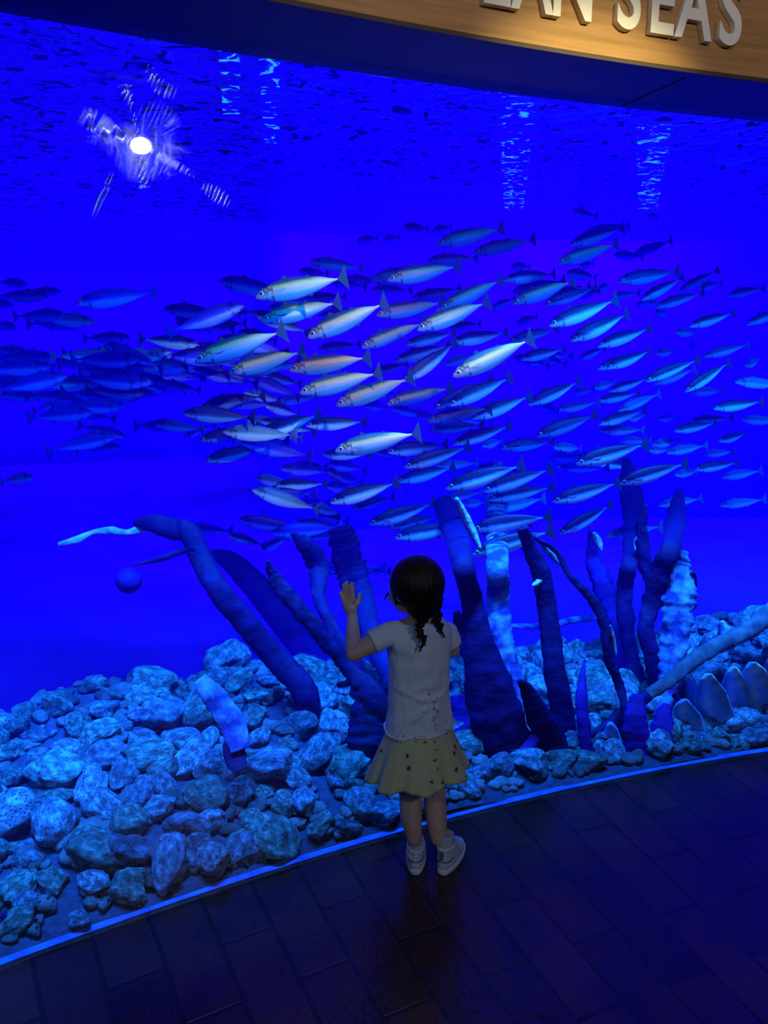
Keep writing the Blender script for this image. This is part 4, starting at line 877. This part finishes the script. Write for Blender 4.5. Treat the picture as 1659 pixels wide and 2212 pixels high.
# face details
M_eyew = pbr('eye_white', (.7, .7, .7), rough=.2); M_iris2 = pbr('dark_iris', (.02, .012, .008), rough=.15); M_lip = pbr('lips', (.45, .18, .16), rough=.45)
for s_ in (-1, 1):
    bm = bmesh.new(); ellipsoid(bm, HC + HF * .060 + HX * .025 * s_ + HU * .002, HX, HF, HU, .012, .010, .0075, 16); e = obj('eye', bm, M_eyew, girl)
    bm = bmesh.new(); ellipsoid(bm, HC + HF * .0675 + HX * .025 * s_ + HU * .002, HX, HF, HU, .0055, .004, .0055, 14); obj('iris', bm, M_iris2, e)
    bm = bmesh.new(); chain(bm, [(HC + HF * .070 + HX * .014 * s_ + HU * .019, .0022), (HC + HF * .062 + HX * .034 * s_ + HU * .020, .0014)]); obj('eyebrow', bm, M_hair, girl)
bm = bmesh.new(); ellipsoid(bm, HC + HF * .068 - HU * .043, HX, HF, HU, .015, .007, .0055, 16); obj('lips', bm, M_lip, girl)
# hair
def hdisp(co, n_):
    d = co - HC; a = math.atan2(d.dot(HX), -d.dot(HF)); part = math.exp(-(a * 6) ** 2) * .0
    return n_ * (.0022 * noise.noise(Vector((a * 9, d.z * 8, 0))) + .0012 * noise.noise(Vector((a * 30, d.z * 14, 5))))
bm = bmesh.new()
ellipsoid(bm, HC - HF * .018 + HU * .010 - HX * .001, HX, HF, HU, .0775, .077, .079, 40)
ellipsoid(bm, HC - HF * .010 - HU * .030 + HX * .022, HX, HF, HU, .056, .062, .060, 32)
ellipsoid(bm, HC - HF * .030 - HU * .045 + HX * .012, HX, HF, HU, .058, .045, .048, 32)
chain(bm, [(HC - HF * .04 - HU * .03 - HX * .01, .046), (G(900, 1310, 2.03), .030), (G(911, 1332, 2.02), .021)])
chain(bm, [(HC - HF * .02 - HU * .02 + HX * .045, .034), (G(944, 1296, 2.09), .016)])
chain(bm, [(HC + HX * .058 * -1 - HU * .01 + HF * .012, .014), (HC - HX * .058 - HU * .042 + HF * .018, .004)])   # lock beside the cheek
hair = fused(bm, 'hair', M_hair, girl, .004, 5, hdisp)
def braid(pts, nm='braid'):
    P = catmull([Vector((*p[0], p[1])) for p in pts], 10); bm = bmesh.new(); rg = []
    for i, p in enumerate(P):
        q = (P[min(i + 1, len(P) - 1)] - P[max(i - 1, 0)]).xyz.normalized(); u = q.cross(Vector((0, 1, 0))).normalized(); v = u.cross(q)
        k = 1 + .22 * math.sin(i * .95); sw = .25 * math.sin(i * .48) * p.w
        rg.append(ring(p.xyz + u * sw, u, v, max(.0015, p.w * k), max(.0015, p.w * k * .85), 14))
    loft(bm, rg); bmesh.ops.recalc_face_normals(bm, faces=bm.faces)
    b_ = obj(nm, bm, M_hair, hair); b_['label'] = 'braid hanging over the shirt collar' if len(pts) > 6 else 'thin braid with a curled end'; return b_
braid([(G(906, 1318, 2.025), .022), (G(909, 1334, 2.02), .018), (G(908, 1350, 2.012), .0125), (G(906, 1364, 2.008), .011), (G(913, 1376, 2.006), .010), (G(916, 1386, 2.005), .007), (G(911, 1397, 2.004), .004), (G(906, 1408, 2.004), .0018)])
braid([(G(941, 1290, 2.08), .017), (G(945, 1316, 2.065), .013), (G(945, 1338, 2.055), .0115), (G(950, 1354, 2.05), .010), (G(954, 1366, 2.05), .0035), (G(961, 1376, 2.05), .0026)])
for a_, b_, c_ in (((838, 1282), (833, 1290), (829, 1298)), ((948, 1262), (952, 1254), (956, 1240)), ((951, 1270), (953, 1280), (950, 1290))):
    bm = bmesh.new(); chain(bm, [(G(*a_, 2.06), .0035), (G(*b_, 2.06), .002), (G(*c_, 2.06), .0006)]); obj('loose_strand', bm, M_hair, hair)
# shirt
def sdisp(co, n_):
    z = co.z; a = math.atan2(co.dot(ex), -co.dot(ey))       # 0 at the back
    d = 0.0
    back = math.exp(-(a / 1.0) ** 2)
    d += .0055 * back * math.exp(-((z - .575 - .02 * a * a + .006 * math.sin(2 * a)) / .0095) ** 2)
    d += .0055 * back * math.exp(-((z - .548 + .045 * (abs(a - .1)) - .006) / .010) ** 2)
    d += .0040 * math.exp(-((a - .35) / .45) ** 2) * math.exp(-((z - .525 - .10 * (a - .25)) / .009) ** 2)
    d -= .005 * back * math.exp(-((z - .59) / .012) ** 2)
    d += .003 * math.exp(-((z - .51 + .16 * (a - .1)) / .011) ** 2) * math.exp(-((a - .3) / .3) ** 2)
    d += .003 * noise.noise(Vector((a * 2.3, z * 26, 1.1))) + .0015 * noise.noise(Vector((a * 3, z * 14 + a * 4, 7)))
    fl_ = max(0, (.56 - z) / .1); d += .0045 * fl_ * math.sin(a * 5 + .6)
    d += .004 * math.exp(-((a + 1.0) / .35) ** 2) * math.sin((z - .7) * 60) * max(0, 1 - abs(z - .74) / .07)
    return n_ * (d * 1.35)
bm = bmesh.new()
loft(bm, [torso_ring(zc(z, dy), a, b_) for z, a, b_, dy in ((.452, .109, .076, 0), (.48, .104, .072, 0), (.54, .096, .067, 0), (.60, .093, .065, 0), (.67, .0935, .065, 0), (.73, .097, .064, 0), (.765, .094, .058, -.003), (.788, .078, .050, -.005), (.799, .056, .043, -.006))])
for S_, E_, t_ in ((SHL, G(798, 1391, 2.045), .9), (SHR, ER, .62)):
    capsule(bm, S_ * .75 + zc(.775) * .25, S_, .034, .035)
    e_ = S_ + (E_ - S_) * t_; ax = (E_ - S_).normalized(); u = ax.orthogonal().normalized(); v = ax.cross(u)
    loft(bm, [ring(S_ + (e_ - S_) * q, u, v, .034 + .002 * q, .035 + .002 * q, 24) for q in (0, .33, .66, 1)])
shirt = fused(bm, 'shirt', M_shirt, girl, .0036, 14, sdisp)
# hem stitching and the little metal tag at the back
bm = bmesh.new(); rgs = []
for i in range(60):
    a = 2 * math.pi * i / 60; aa = math.atan2(math.cos(a) , -math.sin(a)); k = 1.0 + .0045 * math.sin(aa * 5 + .6) / .1
    c = Vector((0, 0, .462)) + ex * (.1088 * k * math.cos(a)) + ey * (.0762 * k * math.sin(a)); n_ = (ex * math.cos(a) + ey * math.sin(a)).normalized()
    rgs.append([c + n_ * .0016 + ez * .0022, c + n_ * .0016 - ez * .0022, c - n_ * .004 - ez * .0022, c - n_ * .004 + ez * .0022])
vs_ = [[bm.verts.new(p) for p in r_] for r_ in rgs]
for i in range(60):
    for j in range(4): bm.faces.new((vs_[i][j], vs_[i][(j + 1) % 4], vs_[(i + 1) % 60][(j + 1) % 4], vs_[(i + 1) % 60][j]))
bmesh.ops.recalc_face_normals(bm, faces=bm.faces); obj('hem', bm, M_shirt2, shirt)
# skirt
def skirt_ring(z, t, n=168):
    ru = .088 + (.158 - .088) * t ** .9; rv = .066 + (.118 - .066) * t ** .9; out = []
    for i in range(n):
        a = 2 * math.pi * i / n; k = 1 + t * (0.07 * math.cos(8 * a + .7 * math.sin(2 * a) + .9) + .03 * math.cos(19 * a + 1) * t) + .006 * noise.noise(Vector((math.cos(a) * 6, math.sin(a) * 6, z * 20)))
        zz = z - t * .004 * math.cos(8 * a + .7 * math.sin(2 * a) + .9)
        out.append(Vector((0, 0, zz)) + ex * (ru * k * math.cos(a)) + ey * (rv * k * math.sin(a)))
    return out
bm = bmesh.new(); rg = [skirt_ring(.478 - .172 * t, t) for t in np.linspace(0, 1, 22)]
inner = [[p * 1.0 - (Vector((p.x, p.y, 0)).normalized() * .003) for p in r_] for r_ in reversed(rg)]
loft(bm, rg + inner, cap=False); bmesh.ops.recalc_face_normals(bm, faces=bm.faces); obj('skirt', bm, M_skirt, girl)
# socks and shoes
def foot(px, az, A_, tall):
    hp = at_z(px, 1893, 0) - GO; hp.z = 0
    f_ = Vector((math.sin(az), math.cos(az), 0)); r_ = Vector((f_.y, -f_.x, 0))
    def outline(l0, l1, w_, z, n=32, wt=.9):
        out = []
        for i in range(n):
            a = 2 * math.pi * i / n; t = (1 - math.cos(a)) / 2; l = l0 + (l1 - l0) * t
            s_ = math.copysign(abs(math.sin(a)) ** .62, math.sin(a)); ww = w_ * (1 + .13 * math.sin(math.pi * (t - .15)) - .10 * (1 - t)) * wt
            out.append(hp + f_ * l + r_ * (s_ * ww) + ez * z)
        return out
    bm = bmesh.new(); loft(bm, [outline(.004, .158, .031, 0), outline(0, .163, .0335, .004), outline(0, .163, .0335, .018), outline(.003, .160, .031, .021)]); bmesh.ops.recalc_face_normals(bm, faces=bm.faces)
    sole = bm
    bm = bmesh.new(); R_ = [outline(.003, .158, .031, .016), outline(.002, .157, .031, .030), outline(.003, .148, .030, .042), outline(.004, .125, .029, .052), outline(.003, .098, .029, .062), outline(.001, .080, .029, .074), outline(.0, .072, .0295, .086)]
    if tall: R_.append(outline(-.001, .068, .030, .094))
    top = R_[-1]; cen = sum(top, Vector()) / len(top)
    R_ += [[cen + (p - cen) * .84 + ez * .001 for p in top], [cen + (p - cen) * .80 - ez * .02 for p in top]]
    loft(bm, R_); bmesh.ops.recalc_face_normals(bm, faces=bm.faces)
    sh = obj('shoe', bm, M_shoe, girl); obj('sole', sole, M_sole, sh)
    # heel seam, strap and pull tab
    def band(l0, l1, w_, z0, z1, th, nm, mt, a0=-1.2, a1=1.2):
        bm = bmesh.new(); rgs = []
        for i in range(17):
            a = a0 + (a1 - a0) * i / 16; t = (1 - math.cos(a)) / 2; l = l0 + (l1 - l0) * t; s_ = math.copysign(abs(math.sin(a)) ** .62, math.sin(a))
            c = hp + f_ * l + r_ * (s_ * w_); n_ = (-f_ * math.cos(a) + r_ * math.sin(a)).normalized()
            rgs.append([c + n_ * th + ez * z0, c + n_ * th + ez * z1, c - n_ * .003 + ez * z1, c - n_ * .003 + ez * z0])
        loft(bm, rgs); bmesh.ops.recalc_face_normals(bm, faces=bm.faces); obj(nm, bm, mt, sh, smooth=False)
    band(.002, .13, .0275, .0455, .0475, .0012, 'heel_seam', M_seam)
    band(.001, .09, .0270, .055, .066, .0022, 'strap', M_shoe, -1.5 if not tall else -.3, .25 if not tall else .3)
    c = hp - f_ * .0005 + ez * .070
    bm = bmesh.new(); u = r_; loft(bm, [[c + u * a_ + ez * b_ - f_ * d_ for a_, b_ in ((-.006, -.014), (.006, -.014), (.006, .014), (-.006, .014))] for d_ in (-.004, .0035)]); bmesh.ops.recalc_face_normals(bm, faces=bm.faces); obj('pull_tab', bm, M_seam if tall else M_shoe, sh, smooth=False)
    bm = bmesh.new(); c1 = cen - ez * .012; c2 = c1 * .35 + A_ * .65; c2 = Vector((c2.x, c2.y, .112 if not tall else .125)); rg = []
    for i in range(9):
        t = i / 8; c = c1 + (c2 - c1) * t; k = 1 + .03 * math.sin(i * 2.1)
        rg.append(ring(c, Vector((1, 0, 0)), Vector((0, 1, 0)), (.0265 - .003 * t) * k, (.0265 - .003 * t) * k, 24))
    rg.append(ring(c2 - ez * .002, Vector((1, 0, 0)), Vector((0, 1, 0)), .020, .020, 24)); loft(bm, rg); bmesh.ops.recalc_face_normals(bm, faces=bm.faces); obj('sock', bm, M_sock, girl)
foot(897, R(4), AL, False)
foot(953, R(26), AR, True)
# ------------------------------------------------------------------ wiped scratches on the pane, and an imitated halo, round the lamp's reflection
M_HZ = M_scratch
def pane_mark(path, w_, mt=M_scratch):
    """path of pixels on the pane, w_ = list of half widths in px"""
    P = catmull([Vector((x, y, w_[i])) for i, (x, y) in enumerate(path)], 6); bm = bmesh.new(); uv = bm.loops.layers.uv.new('UVMap'); n = len(P); rows = []
    for i, p in enumerate(P):
        q = P[min(i + 1, n - 1)] - P[max(i - 1, 0)]; d = Vector((-q.y, q.x)).normalized(); r_ = []
        for j in range(5):
            t = j / 4; pt = col_at(p.x + d.x * p.z * (2 * t - 1), p.y + d.y * p.z * (2 * t - 1), -.0012); r_.append((bm.verts.new(pt), (i / (n - 1), t)))
        rows.append(r_)
    for a, b_ in zip(rows, rows[1:]):
        for j in range(4):
            q = (a[j], a[j + 1], b_[j + 1], b_[j]); f = bm.faces.new([x[0] for x in q])
            for l, x in zip(f.loops, q): l[uv].uv = x[1]
    o = obj('smear', bm, mt, pane)
    return o
pane_mark([(170, 245), (215, 268), (262, 296), (305, 318), (350, 340), (395, 365), (430, 385)], [22, 26, 14, 10, 12, 10, 6])
pane_mark([(268, 180), (280, 220), (292, 262), (305, 318)], [20, 10, 7, 9])
pane_mark([(320, 130), (328, 165), (350, 190), (385, 205)], [6, 14, 20, 14])
pane_mark([(305, 318), (306, 350), (308, 385), (312, 412)], [14, 10, 14, 18])
pane_mark([(245, 370), (232, 400), (215, 430), (200, 470)], [6, 10, 12, 8])
pane_mark([(425, 402), (455, 412), (480, 430), (495, 446)], [8, 16, 18, 8])
pane_mark([(180, 300), (230, 300), (305, 318), (360, 322), (420, 330)], [10, 30, 80, 36, 8], M_halo)  # soft glow round the reflection, imitated with broad faint patches
pane_mark([(300, 230), (330, 250), (360, 270), (372, 300)], [30, 40, 34, 20], M_halo)
pane_mark([(250, 340), (300, 345), (350, 370), (360, 390)], [30, 50, 40, 20], M_halo)
